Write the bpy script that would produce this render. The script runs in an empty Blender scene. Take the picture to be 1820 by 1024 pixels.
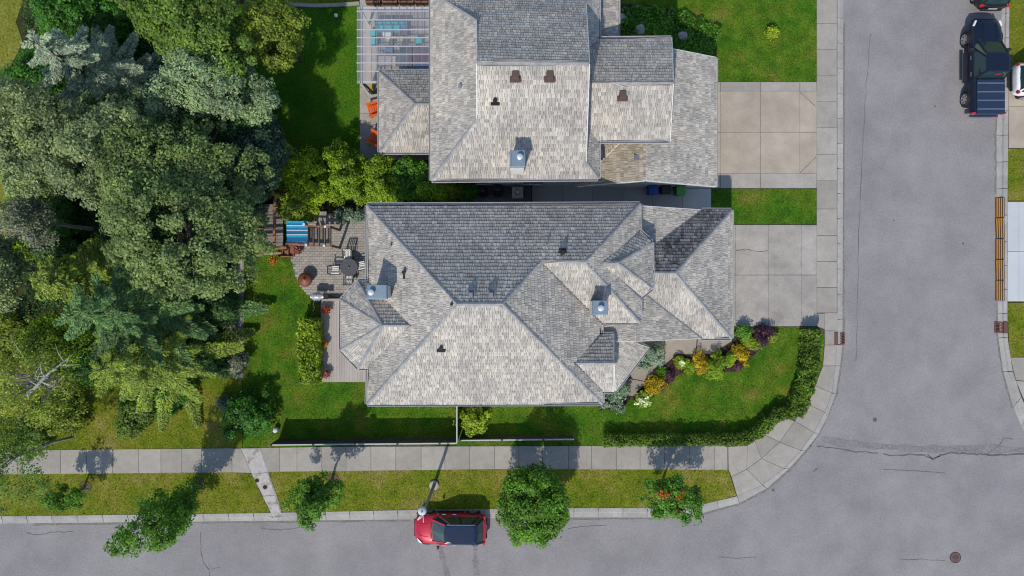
import bpy, math, random
import numpy as np
from mathutils import Vector, Matrix
R = math.radians
random.seed(7); rng = np.random.default_rng(7)
scene = bpy.context.scene
# ------------------------------------------------------------------ camera, sky, sun, exposure
CAM_H = 40.0; PPM = 30.0          # a drone looking straight down from 40 m; 30 photo pixels per metre on the ground
cd = bpy.data.cameras.new("camera"); cam = bpy.data.objects.new("camera", cd)
scene.collection.objects.link(cam); scene.camera = cam
cam.location = (0, 0, CAM_H); cam.rotation_euler = (0, 0, 0)
cd.sensor_width = 36.0; cd.lens = 36.0 * CAM_H / (1820 / PPM); cd.clip_end = 3000.0
SUN_EL, SUN_AZ = R(49), R(19)      # sun in the south-south-west: shadows fall up the picture and a little to the right
w = bpy.data.worlds.new("World"); scene.world = w; w.use_nodes = True
nt = w.node_tree; bg = nt.nodes["Background"]
sky = nt.nodes.new("ShaderNodeTexSky"); sky.sky_type = 'NISHITA'; sky.sun_disc = False
sky.sun_elevation = SUN_EL; sky.sun_rotation = math.pi + SUN_AZ
sky.air_density = 1.0; sky.dust_density = 0.5; sky.ozone_density = 1.4
nt.links.new(sky.outputs[0], bg.inputs[0]); bg.inputs[1].default_value = 0.15
sd = bpy.data.lights.new("sun", 'SUN'); sun = bpy.data.objects.new("sun", sd)
scene.collection.objects.link(sun); sd.energy = 3.15; sd.angle = R(1.0); sd.color = (1.0, 0.925, 0.81)
sdir = Vector((math.sin(SUN_AZ) * math.cos(SUN_EL), math.cos(SUN_AZ) * math.cos(SUN_EL), -math.sin(SUN_EL)))
sun.rotation_euler = sdir.to_track_quat('-Z', 'Y').to_euler(); sun.location = (-8, -25, 60)
vs = scene.view_settings; vs.view_transform = 'Standard'; vs.look = 'None'; vs.exposure = 0.24; vs.gamma = 1.0
vs.use_curve_mapping = False
scene.render.engine = 'CYCLES'; scene.cycles.pixel_filter_type = 'BLACKMAN_HARRIS'; scene.cycles.filter_width = 1.15

COL = scene.collection.objects
def P(px, py, h=0.0):
    """photo pixel + real height -> world point"""
    f = (1 - h / CAM_H) / PPM
    return Vector(((px - 910) * f, (512 - py) * f, h))

# ------------------------------------------------------------------ materials
MATS = {}
def M(name, stops, scale=1.0, detail=5.0, rough=.85, bump=0.0, bscale=40.0, isl=0.0, fine=0.0, fscale=60.0,
      metallic=0.0, coat=0.0, spec=.3, trans=0.0, stretch=(1, 1, 1), alpha=1.0, coords='P', patch=0.0, pscale=.3):
    if name in MATS: return MATS[name]
    m = bpy.data.materials.new(name); m.use_nodes = True; t = m.node_tree; N = t.nodes; L = t.links
    b = N["Principled BSDF"]; out = N["Material Output"]
    if len(stops) == 1: stops = [stops[0], stops[0]]
    if coords == 'P': src = N.new("ShaderNodeNewGeometry").outputs["Position"]
    else: src = N.new("ShaderNodeTexCoord").outputs["Object"]
    mp = N.new("ShaderNodeMapping"); mp.inputs["Scale"].default_value = stretch; L.new(src, mp.inputs[0])
    def noise(sc, det):
        n = N.new("ShaderNodeTexNoise"); n.inputs["Scale"].default_value = sc; n.inputs["Detail"].default_value = det
        n.inputs["Roughness"].default_value = .62
        L.new(mp.outputs[0], n.inputs["Vector"]); return n.outputs[0]
    def rang(v, a, c, lo=.3, hi=.7):
        r = N.new("ShaderNodeMapRange"); L.new(v, r.inputs[0]); r.inputs[1].default_value = lo; r.inputs[2].default_value = hi
        r.inputs[3].default_value = a; r.inputs[4].default_value = c; return r.outputs[0]
    def mul(c, v):
        x = N.new("ShaderNodeVectorMath"); x.operation = 'SCALE'; L.new(c, x.inputs[0]); L.new(v, x.inputs["Scale"]); return x.outputs[0]
    cr = N.new("ShaderNodeValToRGB"); L.new(noise(scale, detail), cr.inputs[0])
    e = cr.color_ramp.elements; n = len(stops)
    while len(e) < n: e.new(.5)
    for i, s in enumerate(stops):
        e[i].position = .32 + .36 * i / (n - 1); e[i].color = (*s, 1)
    col = cr.outputs[0]
    if fine: col = mul(col, rang(noise(fscale, 3.0), 1 - fine, 1 + fine))
    if patch: col = mul(col, rang(noise(pscale, 3.0), 1 - patch, 1 + patch))
    if isl:
        g = N.new("ShaderNodeNewGeometry"); oi = N.new("ShaderNodeObjectInfo")
        ad = N.new("ShaderNodeMath"); ad.operation = 'ADD'; L.new(g.outputs["Random Per Island"], ad.inputs[0]); L.new(oi.outputs["Random"], ad.inputs[1])
        fr = N.new("ShaderNodeMath"); fr.operation = 'FRACT'; L.new(ad.outputs[0], fr.inputs[0])
        col = mul(col, rang(fr.outputs[0], 1 - isl, 1 + isl, 0, 1))
    L.new(col, b.inputs["Base Color"])
    b.inputs["Roughness"].default_value = rough; b.inputs["Metallic"].default_value = metallic
    b.inputs["Specular IOR Level"].default_value = spec
    b.inputs["Coat Weight"].default_value = coat; b.inputs["Coat Roughness"].default_value = .05
    b.inputs["Alpha"].default_value = alpha
    if bump:
        bp = N.new("ShaderNodeBump"); bp.inputs["Strength"].default_value = bump; bp.inputs["Distance"].default_value = .03
        L.new(noise(bscale, 4.0), bp.inputs["Height"]); L.new(bp.outputs[0], b.inputs["Normal"])
    if trans:
        tr = N.new("ShaderNodeBsdfTranslucent"); L.new(col, tr.inputs[0])
        mx = N.new("ShaderNodeMixShader"); mx.inputs[0].default_value = trans
        L.new(b.outputs[0], mx.inputs[1]); L.new(tr.outputs[0], mx.inputs[2]); L.new(mx.outputs[0], out.inputs[0])
    MATS[name] = m; return m
def flat(name, c, rough=.6, **k):
    return M(name, [tuple(x * .9 for x in c), tuple(min(1, x * 1.08) for x in c)], scale=k.pop('scale', 6), rough=rough, coords='O', **k)

ASPHALT = M('asphalt', [(.206, .196, .202), (.230, .219, .222), (.252, .239, .239)], scale=.22, detail=9, fine=.13, fscale=9, patch=.10, pscale=.6, bump=.25, bscale=60, rough=.9)
CRACK = M('crack_seal', [(.07, .07, .075), (.13, .125, .125)], scale=3, rough=.8)
PATCH = M('asphalt_patch', [(.165, .158, .160), (.205, .197, .198)], scale=1.5, fine=.3, fscale=9, rough=.9)
CONC = M('concrete', [(.275, .255, .225), (.33, .308, .272)], scale=.7, fine=.09, fscale=14, isl=.10, bump=.1, rough=.9, patch=.07, pscale=2.5)
CONC_D = M('concrete_drive', [(.255, .236, .210), (.31, .288, .258), (.345, .322, .29)], scale=1.0, detail=8, fine=.10, fscale=10, isl=.05, rough=.9, patch=.12, pscale=.6)
CONC_B = M('concrete_beige', [(.32, .275, .22), (.40, .345, .28)], scale=.8, detail=8, fine=.12, fscale=16, isl=.05, rough=.9, patch=.1, pscale=.6)
CONC_W = M('concrete_pale', [(.42, .44, .46), (.47, .49, .50)], scale=.8, fine=.06, isl=.03, rough=.9)
CONC_A = M('alley_concrete', [(.34, .34, .335), (.40, .395, .385)], scale=.8, fine=.1, isl=.05, rough=.9)
JOINT = M('joint', [(.05, .045, .04), (.09, .085, .07)], scale=4, rough=.95)
KERB = M('kerb_concrete', [(.27, .265, .25), (.36, .35, .33)], scale=1.2, fine=.12, fscale=12, isl=.07, rough=.9)
LAWN = M('lawn', [(.029, .092, .006), (.048, .118, .007), (.076, .130, .010), (.130, .132, .022)], scale=.6, detail=9, fine=.55, fscale=11, patch=.22, pscale=1.6, rough=.95, bump=.6, bscale=25, spec=.1)
LAWN_N = M('lawn_shady', [(.028, .092, .005), (.044, .122, .006), (.075, .134, .009)], scale=.5, detail=8, fine=.5, fscale=11, rough=.95, bump=.6, bscale=25, spec=.1)
LAWN_B = M('lawn_verge', [(.078, .125, .008), (.112, .143, .010), (.150, .155, .020), (.20, .175, .05)], scale=.6, detail=9, fine=.5, fscale=11, patch=.15, pscale=1.8, rough=.95, bump=.6, bscale=25, spec=.1)
LAWN_L = M('lawn_meadow', [(.12, .15, .018), (.165, .175, .026), (.20, .185, .045)], scale=.5, detail=8, fine=.4, fscale=8, rough=.95, bump=.6, bscale=20, spec=.1)
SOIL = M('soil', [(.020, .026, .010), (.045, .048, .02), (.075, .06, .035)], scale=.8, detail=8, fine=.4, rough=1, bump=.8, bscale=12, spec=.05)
MULCH = M('mulch', [(.018, .012, .012), (.05, .032, .03), (.085, .055, .045)], scale=5, fine=.5, fscale=20, rough=1, bump=.8, spec=.05)
MULCH_L = M('tree_mulch', [(.09, .07, .04), (.17, .125, .085)], scale=4, fine=.5, fscale=20, rough=1, bump=.8, spec=.05)
GRAVEL = M('gravel', [(.13, .13, .13), (.22, .215, .21)], scale=8, fine=.5, fscale=25, rough=1, bump=.8)
SHAKE = M('cedar_shake', [(.302, .286, .264), (.380, .356, .322), (.452, .412, .356)], scale=.9, detail=6, isl=.23, fine=.16, fscale=16, rough=.9, spec=.15, bump=.35, bscale=30, patch=.08, pscale=.35)
SHAKE_M = M('cedar_shake_mossy', [(.10, .098, .10), (.17, .165, .165), (.235, .225, .215)], scale=1.1, detail=6, isl=.5, fine=.2, fscale=14, rough=.95, spec=.1, bump=.35, bscale=30)
SHAKE_T = M('cedar_shake_tan', [(.30, .26, .205), (.37, .325, .265)], scale=.9, detail=6, isl=.25, fine=.15, fscale=14, rough=.92, spec=.12, bump=.35, bscale=30)
CAP = M('ridge_cap_wood', [(.21, .215, .23), (.27, .272, .28)], scale=1.5, isl=.14, rough=.85)
VALLEY = flat('valley_metal', (.16, .18, .21), .5, metallic=.4)
DECKW = M('roof_sheathing', [(.05, .047, .045), (.075, .07, .065)], scale=2, rough=.95)
GUTTER = flat('gutter_metal', (.42, .42, .43), .45)
STUCCO = M('stucco', [(.60, .58, .53), (.66, .64, .59)], scale=2, fine=.06, rough=.95)
STUCCO2 = M('stucco_grey', [(.58, .58, .57), (.64, .64, .63)], scale=2, fine=.06, rough=.95)
TRIM = flat('white_trim', (.62, .62, .60), .5)
GLASS = flat('window_glass', (.03, .04, .05), .06, spec=.6)
GALV = flat('galvanised_metal', (.20, .26, .31), .45, metallic=.3)
GALV_L = flat('bright_metal', (.75, .76, .78), .3, metallic=.5)
VENT_B = flat('vent_brown', (.10, .065, .055), .55)
BLACKM = flat('black_metal', (.018, .018, .02), .5)
GREYM = flat('grey_metal', (.20, .21, .225), .45, metallic=.4)
WOOD_B = M('brown_timber', [(.17, .08, .045), (.27, .14, .08)], scale=3, isl=.2, rough=.8)
WOOD_G = M('weathered_deck', [(.17, .155, .14), (.24, .22, .20)], scale=1.5, isl=.16, fine=.15, fscale=20, rough=.9)
DECKG = M('composite_deck', [(.33, .295, .27), (.38, .345, .32)], scale=1.5, isl=.07, fine=.08, rough=.85)
PAVER = M('patio_paver', [(.29, .268, .245), (.345, .32, .295)], scale=1.5, isl=.12, fine=.1, rough=.95)
BARK = M('bark', [(.05, .04, .032), (.11, .09, .072)], scale=5, rough=.95, bump=.5)
BARK_G = M('bark_grey', [(.18, .165, .15), (.30, .28, .26)], scale=4, rough=.9, bump=.3)
ROCK = M('rock', [(.22, .19, .18), (.42, .38, .36)], scale=4, detail=8, rough=.95, bump=.6, bscale=10)
def leafm(name, c, isl=.5, trans=.36, rough=.5, v=.42):
    c = (c[0] * 1.92, c[1] * 2.08, c[2] * 1.75)
    d = tuple(x * (1 - v) for x in c); l = (min(1, c[0] * (1 + v * 1.15)), min(1, c[1] * (1 + v)), c[2] * (1 + v * .6))
    return M(name, [d, c, l], scale=.7, detail=3, isl=isl, trans=trans, rough=rough, spec=.25)
LF = {
 'silver': leafm('leaf_silver_green', (.098, .128, .048)),
 'greyg': leafm('leaf_grey_green', (.120, .142, .072)),
 'green': leafm('leaf_green', (.068, .108, .020)),
 'bright': leafm('leaf_bright', (.100, .150, .010)),
 'yellow': leafm('leaf_yellow_green', (.125, .170, .008)),
 'olive': leafm('leaf_olive', (.115, .140, .020)),
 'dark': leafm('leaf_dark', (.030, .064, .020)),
 'darkblue': leafm('leaf_dark_blue', (.032, .055, .040)),
 'deep': leafm('leaf_deep_green', (.030, .088, .012)),
 'street': leafm('leaf_street_tree', (.058, .122, .012)),
 'rowan': leafm('leaf_rowan', (.055, .125, .015)),
 'hedge': leafm('leaf_hedge', (.064, .102, .014)),
 'hedgey': leafm('leaf_hedge_lime', (.120, .165, .016)),
 'juniper': leafm('leaf_juniper', (.080, .108, .085), trans=.1),
 'gold': leafm('leaf_gold', (.190, .135, .006), v=.55),
 'lime': leafm('leaf_lime', (.13, .17, .012)),
 'purple': leafm('leaf_purple', (.045, .018, .035)),
 'sprblue': leafm('needle_blue', (.175, .200, .155), trans=.08, isl=.5),
 'sprgreen': leafm('needle_green', (.056, .100, .036), trans=.08, isl=.45),
 'sprgrey': leafm('needle_grey_green', (.098, .130, .072), trans=.08, isl=.45),
 'spryel': leafm('needle_yellow_green', (.115, .148, .024), trans=.12, isl=.4),
 'rust': leafm('leaf_rust', (.22, .05, .012)),
 'silverdry': leafm('leaf_silver_dry', (.125, .130, .100)),
 'red': leafm('petal_red', (0.286, 0.017, 0.023), v=.15), 'pink': leafm('petal_pink', (0.343, 0.034, 0.114), v=.15),
 'orange': leafm('petal_orange', (0.343, 0.091, 0.006), v=.15), 'white': leafm('petal_white', (0.429, 0.446, 0.343), v=.1),
}

# ------------------------------------------------------------------ mesh helpers
ROOTLOC = {}
def meta(o, label=None, cat=None, group=None, kind=None):
    if label: o["label"] = label
    if cat: o["category"] = cat
    if group: o["group"] = group
    if kind: o["kind"] = kind
    return o
def thing(name, label, cat, loc, rotz=0.0, group=None):
    o = bpy.data.objects.new(name, None); COL.link(o); o.empty_display_size = .3
    o.location = loc; o.rotation_euler = (0, 0, rotz); ROOTLOC[o.name] = Vector(loc)
    return meta(o, label, cat, group)
def link(name, me, parent=None, local=False, kind=None, recentre=True):
    o = bpy.data.objects.new(name, me); COL.link(o)
    if parent is not None:
        o.parent = parent
        if not local and parent.name in ROOTLOC: o.matrix_parent_inverse = Matrix.Translation(-ROOTLOC[parent.name])
    elif recentre and kind != 'structure':
        n = len(me.vertices); a = np.empty(n * 3, 'f'); me.vertices.foreach_get('co', a); a = a.reshape(-1, 3)
        c = (a.min(0) + a.max(0)) / 2; c[2] = a[:, 2].min(); a -= c
        me.vertices.foreach_set('co', a.ravel()); o.location = c.tolist(); ROOTLOC[o.name] = Vector(c.tolist())
    if kind: o["kind"] = kind
    return o
class MB:
    def __init__(s): s.v = []; s.f = []
    def add(s, vs, fs):
        k = len(s.v); s.v += [tuple(x) for x in vs]; s.f += [tuple(i + k for i in f) for f in fs]; return s
    def box(s, c, d, rz=0.0, mat=None, taper=1.0):
        x, y, z = d[0] / 2, d[1] / 2, d[2] / 2
        vs = [Vector((sx * x * (taper if sz > 0 else 1), sy * y * (taper if sz > 0 else 1), sz * z)) for sz in (-1, 1) for sx, sy in ((-1, -1), (1, -1), (1, 1), (-1, 1))]
        if mat is not None: vs = [mat @ v for v in vs]
        if rz: q = Matrix.Rotation(rz, 3, 'Z'); vs = [q @ v for v in vs]
        c = Vector(c)
        return s.add([v + c for v in vs], [(3, 2, 1, 0), (4, 5, 6, 7), (0, 1, 5, 4), (1, 2, 6, 5), (2, 3, 7, 6), (3, 0, 4, 7)])
    def bar(s, a, b, wd, ht, up=Vector((0, 0, 1))):
        a = Vector(a); b = Vector(b); d = b - a; L = d.length
        if L < 1e-6: return s
        d.normalize(); sd = d.cross(up)
        if sd.length < 1e-4: sd = d.cross(Vector((1, 0, 0)))
        sd.normalize(); u = sd.cross(d)
        m = Matrix((d, sd, u)).transposed()
        return s.box((a + b) / 2, (L, wd, ht), mat=m)
    def prism(s, pts, z0, z1):
        n = len(pts); ar = sum(pts[i][0] * pts[(i + 1) % n][1] - pts[(i + 1) % n][0] * pts[i][1] for i in range(n))
        if ar < 0: pts = pts[::-1]
        vs = [(p[0], p[1], z0) for p in pts] + [(p[0], p[1], z1) for p in pts]
        return s.add(vs, [tuple(range(n))[::-1], tuple(range(n, 2 * n))] + [(i, (i + 1) % n, n + (i + 1) % n, n + i) for i in range(n)])
    def tube(s, path, rad, n=8, cap=True):
        path = [Vector(p) for p in path]; rings = []; k0 = len(s.v)
        for i, p in enumerate(path):
            d = (path[min(i + 1, len(path) - 1)] - path[max(i - 1, 0)]).normalized()
            a = d.cross(Vector((0, 0, 1)));
            if a.length < .05: a = d.cross(Vector((1, 0, 0)))
            a.normalize(); b = d.cross(a); r = rad[i] if hasattr(rad, '__len__') else rad
            s.v += [tuple(p + a * (r * math.cos(2 * math.pi * j / n)) + b * (r * math.sin(2 * math.pi * j / n))) for j in range(n)]
        for i in range(len(path) - 1):
            for j in range(n):
                q = k0 + i * n; s.f.append((q + j, q + (j + 1) % n, q + n + (j + 1) % n, q + n + j))
        if cap: s.f.append(tuple(range(k0, k0 + n))); s.f.append(tuple(range(len(s.v) - n, len(s.v)))[::-1])
        return s
    def lathe(s, c, prof, n=20):
        c = Vector(c); k0 = len(s.v)
        for r, z in prof: s.v += [(c.x + r * math.cos(2 * math.pi * j / n), c.y + r * math.sin(2 * math.pi * j / n), c.z + z) for j in range(n)]
        for i in range(len(prof) - 1):
            for j in range(n):
                q = k0 + i * n; s.f.append((q + j, q + (j + 1) % n, q + n + (j + 1) % n, q + n + j))
        s.f.append(tuple(range(k0, k0 + n))[::-1]); s.f.append(tuple(range(len(s.v) - n, len(s.v))))
        return s
    def mesh(s, name, mat, smooth=False):
        me = bpy.data.meshes.new(name); me.from_pydata(s.v, [], s.f); me.materials.append(mat)
        if smooth: me.shade_smooth()
        return me
    def build(s, name, mat, parent=None, local=False, kind=None, smooth=False, bevel=0.0):
        o = link(name, s.mesh(name, mat, smooth), parent, local, kind)
        if bevel:
            b = o.modifiers.new("bevel", 'BEVEL'); b.width = bevel; b.segments = 2; b.limit_method = 'ANGLE'
        return o
def npmesh(name, V, mat, k=4):
    """V: (n*k,3) loose k-gons"""
    V = np.ascontiguousarray(V, 'f'); nv = len(V); nf = nv // k
    me = bpy.data.meshes.new(name); me.vertices.add(nv); me.vertices.foreach_set('co', V.ravel())
    me.loops.add(nv); me.loops.foreach_set('vertex_index', np.arange(nv, dtype='i'))
    me.polygons.add(nf); me.polygons.foreach_set('loop_start', np.arange(0, nv, k, dtype='i'))
    try: me.polygons.foreach_set('loop_total', np.full(nf, k, 'i'))
    except Exception: pass
    me.update(calc_edges=True); me.materials.append(mat); return me
def unit(a): return a / np.maximum(np.linalg.norm(a, axis=1, keepdims=True), 1e-9)
def leaves(C, Nrm, Lf, Wf, T=None):
    n = len(C); Nrm = unit(Nrm)
    if T is None: T = rng.normal(size=(n, 3))
    T = unit(T - Nrm * (T * Nrm).sum(1, keepdims=True)); B = np.cross(Nrm, T)
    Lf = np.broadcast_to(np.asarray(Lf, float), (n,))[:, None]; Wf = np.broadcast_to(np.asarray(Wf, float), (n,))[:, None]
    return np.stack([C - T * Lf / 2, C + B * Wf / 2, C + T * Lf / 2, C - B * Wf / 2], 1).reshape(-1, 3)
def inpoly(x, y, poly):
    ins = np.zeros(len(x), bool); n = len(poly)
    for i in range(n):
        x0, y0 = poly[i][:2]; x1, y1 = poly[(i + 1) % n][:2]
        if abs(y1 - y0) < 1e-9: continue
        c = ((y0 > y) != (y1 > y)) & (x < (x1 - x0) * (y - y0) / (y1 - y0) + x0); ins ^= c
    return ins

# ------------------------------------------------------------------ ground, roads, pavements
def G(pts): return [P(x, y)[:2] for x, y in pts]
def sheet(name, pts, z0, z1, mat, parent=None, kind='structure', gap=0.0, label=None):
    q = G(pts)
    if gap:
        cx = sum(p[0] for p in q) / len(q); cy = sum(p[1] for p in q) / len(q); o = []
        for x, y in q:
            d = math.hypot(x - cx, y - cy); k = max(0, (d - gap * 1.3) / d); o.append((cx + (x - cx) * k, cy + (y - cy) * k))
        q = o
    ob = MB().prism(q, z0, z1).build(name, mat, parent, kind=kind)
    if label: ob["label"] = label
    return ob
def structure(o, label): o["kind"] = 'structure'; o["label"] = label; return o

g = MB().add([(-1500, -1500, -.06), (1500, -1500, -.06), (1500, 1500, -.06), (-1500, 1500, -.06)], [(0, 1, 2, 3)]).build('ground', LAWN_B, kind='structure')
road = MB().prism(G([(1440, -900), (1796, -900), (1796, 640), (1840, 800), (3000, 830), (3000, 1800), (-1300, 1800), (-1300, 905), (1200, 896), (1440, 740)]), -.3, 0).build('road', ASPHALT, kind='structure')
road["label"] = "grey asphalt street corner with sealed cracks"

def ribbon(pts, wd, z=.004, jit=.0, sub=6):
    q = [P(x, y) for x, y in pts]; path = []
    for a, b in zip(q[:-1], q[1:]):
        for i in range(sub): path.append(a.lerp(b, i / sub))
    path.append(q[-1]); mb = MB(); L = []; Rr = []
    path = [p + Vector((random.gauss(0, jit), random.gauss(0, jit), 0)) for p in path]
    for i, p in enumerate(path):
        d = (path[min(i + 1, len(path) - 1)] - path[max(0, i - 1)]); d.z = 0; d.normalize(); n = Vector((-d.y, d.x, 0))
        ww = wd * (.55 + .8 * random.random()) / 2; L.append((p + n * ww)[:2] + (z,)); Rr.append((p - n * ww)[:2] + (z,))
    k = len(path); mb.add(L + Rr, [(i + 1, i, k + i, k + i + 1) for i in range(k - 1)]); return mb
cracks = [([(1547, 60), (1540, 150), (1535, 230), (1530, 330), (1526, 430), (1524, 520), (1522, 640)], .03, .02),
          ([(1452, 792), (1480, 796), (1520, 803), (1560, 806)], .06, .03), ([(1570, 807), (1640, 809), (1655, 815), (1680, 806), (1730, 807), (1760, 809), (1820, 808), (1900, 806)], .08, .035),
          ([(1648, 806), (1658, 818), (1672, 810)], .06, .02), ([(1752, 808), (1775, 792), (1785, 779), (1800, 780)], .04, .02),
          ([(1570, 834), (1610, 836), (1645, 838), (1680, 841)], .035, .02),
          ([(356, 946), (358, 985), (362, 1000), (372, 1014), (372, 1060)], .04, .015), ([(374, 1012), (392, 1008)], .03, .01),
          ([(48, 948), (70, 951), (100, 946), (130, 944)], .04, .03), ([(462, 940), (490, 942), (540, 939)], .035, .03),
          ([(1275, 990), (1300, 992), (1345, 991)], .03, .02), ([(1600, 994), (1680, 996)], .03, .02), ([(1445, 838), (1453, 833)], .07, .01),
          ([(1010, 940), (1030, 936), (1080, 934)], .03, .02)]
for pts, wd, j in cracks: ribbon(pts, wd, .006, j).build('crack', CRACK, road)
for pts, wd in [([(1460, 781), (1500, 787), (1555, 793), (1620, 797), (1700, 799), (1900, 798)], .42), ([(783, 968), (787, 992), (797, 1030)], .34), ([(845, 968), (846, 1030)], .3)]:
    ribbon(pts, wd, .003, .02).build('road_patch', PATCH, road)
for x, y, r in [(1555, 746, .13), (1374, 871, .09), (1712, 433, .07), (1662, 189, .06), (1440, 792, .1), (1588, 392, .05)]:
    MB().lathe(P(x, y), [(r, .001), (r * .9, .005)], 9).build('oil_spot', CRACK, road)

DIRT = M('gutter_dirt', [(.15, .135, .118), (.20, .185, .17)], scale=3, fine=.3, fscale=12, rough=1)
for pts in ([(60, 932), (452, 928), (730, 925)], [(880, 922), (1150, 922), (1240, 916), (1314, 896), (1363, 870), (1405, 834), (1455, 774), (1486, 702), (1494, 652), (1498.5, 613), (1499, 420), (1500, 40)], [(1779, 40), (1770, 241), (1770, 345)], [(1772.5, 540), (1773, 600), (1782, 660), (1800, 726)]):
    ribbon(pts, .14, .0025, .025, 14).build('gutter_dirt', DIRT, road)
# horizontal walk
walk = MB().prism(G([(-1200, 807), (60, 800.5), (400, 797), (600, 794), (1290, 792), (1294, 833.5), (900, 832), (400, 838), (60, 841), (-1200, 848)]), -.3, .105).build('sidewalk', JOINT, kind='structure')
walk["label"] = "pale concrete sidewalk running along the lower street"
def lerp_tab(x, tab):
    for (x0, y0), (x1, y1) in zip(tab[:-1], tab[1:]):
        if x <= x1: return y0 + (y1 - y0) * (x - x0) / (x1 - x0)
    return tab[-1][1]
top = [(-1200, 806), (60, 799), (400, 796), (600, 793), (1300, 791)]; bot = [(-1200, 849), (60, 842), (400, 839), (900, 833), (1300, 834.5)]
xs = [-1066 + 44 * i for i in range(27)][:-1] + [110, 156, 202, 248, 288, 325, 360, 414, 433]
xs = [x for x in xs if x < 100] + [110, 156, 202, 248, 288, 325, 360, 414]
for a, b in zip(xs[:-1], xs[1:]):
    sheet('paving_slab', [(a, lerp_tab(a, top)), (b, lerp_tab(b, top)), (b, lerp_tab(b, bot)), (a, lerp_tab(a, bot))], .02, .125, CONC, walk, None, .012)
xs = [464, 498, 529, 573, 616, 660, 704, 749, 791, 835, 879, 922, 964, 1010, 1051, 1095, 1137, 1180, 1225, 1269, 1292]
for a, b in zip(xs[:-1], xs[1:]):
    sheet('paving_slab', [(a, lerp_tab(a, top)), (b, lerp_tab(b, top)), (b, lerp_tab(b, bot)), (a, lerp_tab(a, bot))], .02, .125, CONC, walk, None, .012)
sheet('paving_slab', [(414, 796), (429, 796), (448, 840), (414, 839)], .02, .125, CONC, walk, None, .012)
# drainage swale crossing the verge
sw = sheet('drainage_swale', [(429, 796), (466, 796), (504, 918), (486, 920), (449, 842)], -.3, .11, KERB, label='narrow stained concrete drain channel crossing the grass verge')
SWD = M('swale_concrete', [(.34, .325, .315), (.42, .40, .39), (.20, .15, .12)], scale=1.6, fine=.15, fscale=10, rough=.9)
for q in ([(431, 797), (464, 797), (477, 838), (449, 841)], [(449, 842), (477, 839), (490, 878), (468, 880)], [(468, 881), (490, 879), (503, 918), (487, 919)]):
    sheet('paving_slab', q, .0, .128, SWD, sw, None, .012)
for x, y in [(457, 854), (471, 866)]: MB().lathe(P(x, y, .129), [(.13, 0), (.1, .006)], 10).build('stain', MULCH, sw)
# vertical walk
walk2 = MB().prism(G([(1451, -900), (1487, -900), (1487, 600), (1484, 655), (1475, 700), (1446, 767), (1400, 823), (1362, 857), (1310, 881), (1294, 834), (1293, 794), (1330, 790), (1378, 737), (1411, 747), (1448, 684), (1463, 648), (1464, 600), (1451, 575)]), -.3, .105).build('sidewalk', JOINT, kind='structure')
walk2["label"] = "concrete sidewalk beside the driveways curving round the corner"
ys = [-878 + 46.3 * i for i in range(19)] + [-3, 43, 89, 136, 182, 228, 275, 322, 372, 419, 465, 511, 556]
for a, b in zip(ys[:-1], ys[1:]):
    if b - a > 10: sheet('paving_slab', [(1450, a), (1486, a), (1486, b), (1450, b)], .02, .125, CONC, walk2, None, .012)
I_ = [(1464, 556), (1464, 588), (1464, 613), (1461, 650), (1447, 685), (1430, 716), (1411, 748)]
C_ = [(1487, 556), (1487, 588), (1486, 613), (1483, 650), (1477, 698), (1464, 732), (1445, 768)]
sheet('paving_slab', [(1450, 557), (1464, 557), (1464, 585), (1450, 580)], .02, .124, CONC, walk2, None, .01)
for i in range(len(I_) - 1): sheet('paving_slab', [I_[i], C_[i], C_[i + 1], I_[i + 1]], .02, .125, CONC, walk2, None, .012)
Mi = [(1411, 748), (1384, 785), (1352, 814), (1326, 833), (1299, 847)]; Co = [(1445, 768), (1422, 800), (1392, 832), (1354, 861), (1309, 881)]
In = [(1377, 736), (1353, 770), (1340, 782), (1327, 791), (1293, 793)]
for i in range(4): sheet('paving_slab', [Mi[i], Co[i], Co[i + 1], Mi[i + 1]], .02, .125, CONC, walk2, None, .012)
for i in range(4): sheet('paving_slab', [In[i], Mi[i], Mi[i + 1]] + ([(1293.5, 834)] if i == 3 else []) + [In[i + 1]], .02, .125, CONC, walk2, None, .012)
# kerbs
def kerb(name, label, B, Gt):
    root = MB().prism(G([B[0], B[1], Gt[1], Gt[0]]), -.3, -.01).build(name, KERB, kind='structure'); root["label"] = label
    for i in range(len(B) - 1):
        b0, b1, g0, g1 = [Vector(p) for p in (B[i], B[i + 1], Gt[i], Gt[i + 1])]
        k = max(1, round((b1 - b0).length / 45))
        for j in range(k):
            t0, t1 = (j + .012) / k, (j + 1 - .012) / k
            bb0, bb1, gg0, gg1 = b0.lerp(b1, t0), b0.lerp(b1, t1), g0.lerp(g1, t0), g0.lerp(g1, t1)
            sec = []
            for bb, gg in ((bb0, gg0), (bb1, gg1)):
                sec.append([P(*bb.lerp(gg, f)) + Vector((0, 0, z)) for f, z in ((0, -.2), (0, .13), (.42, .125), (.50, .03), (1, .012), (1, -.2))])
            MB().add(sec[0] + sec[1], [(0, 1, 2, 3, 4, 5), (11, 10, 9, 8, 7, 6)] + [(m, 6 + m, 6 + (m + 1) % 6, (m + 1) % 6) for m in range(6)]).build('kerb_stone', KERB, root)
kerb('kerb', 'concrete kerb and gutter along the lower street and the corner',
     [(-1200, 927), (50, 916), (452, 911), (750, 905), (1020, 902), (1150, 902), (1237, 898), (1309, 881), (1354, 861), (1392, 832), (1422, 800), (1445, 768), (1464, 732), (1477, 698), (1483, 650), (1486, 613)],
     [(-1200, 943), (50, 930), (452, 926), (750, 923), (1020, 919), (1150, 920), (1240, 914), (1314, 894), (1363, 868), (1403, 832), (1432, 800), (1454, 772), (1471, 740), (1485, 700), (1493, 650), (1497, 613)])
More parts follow.
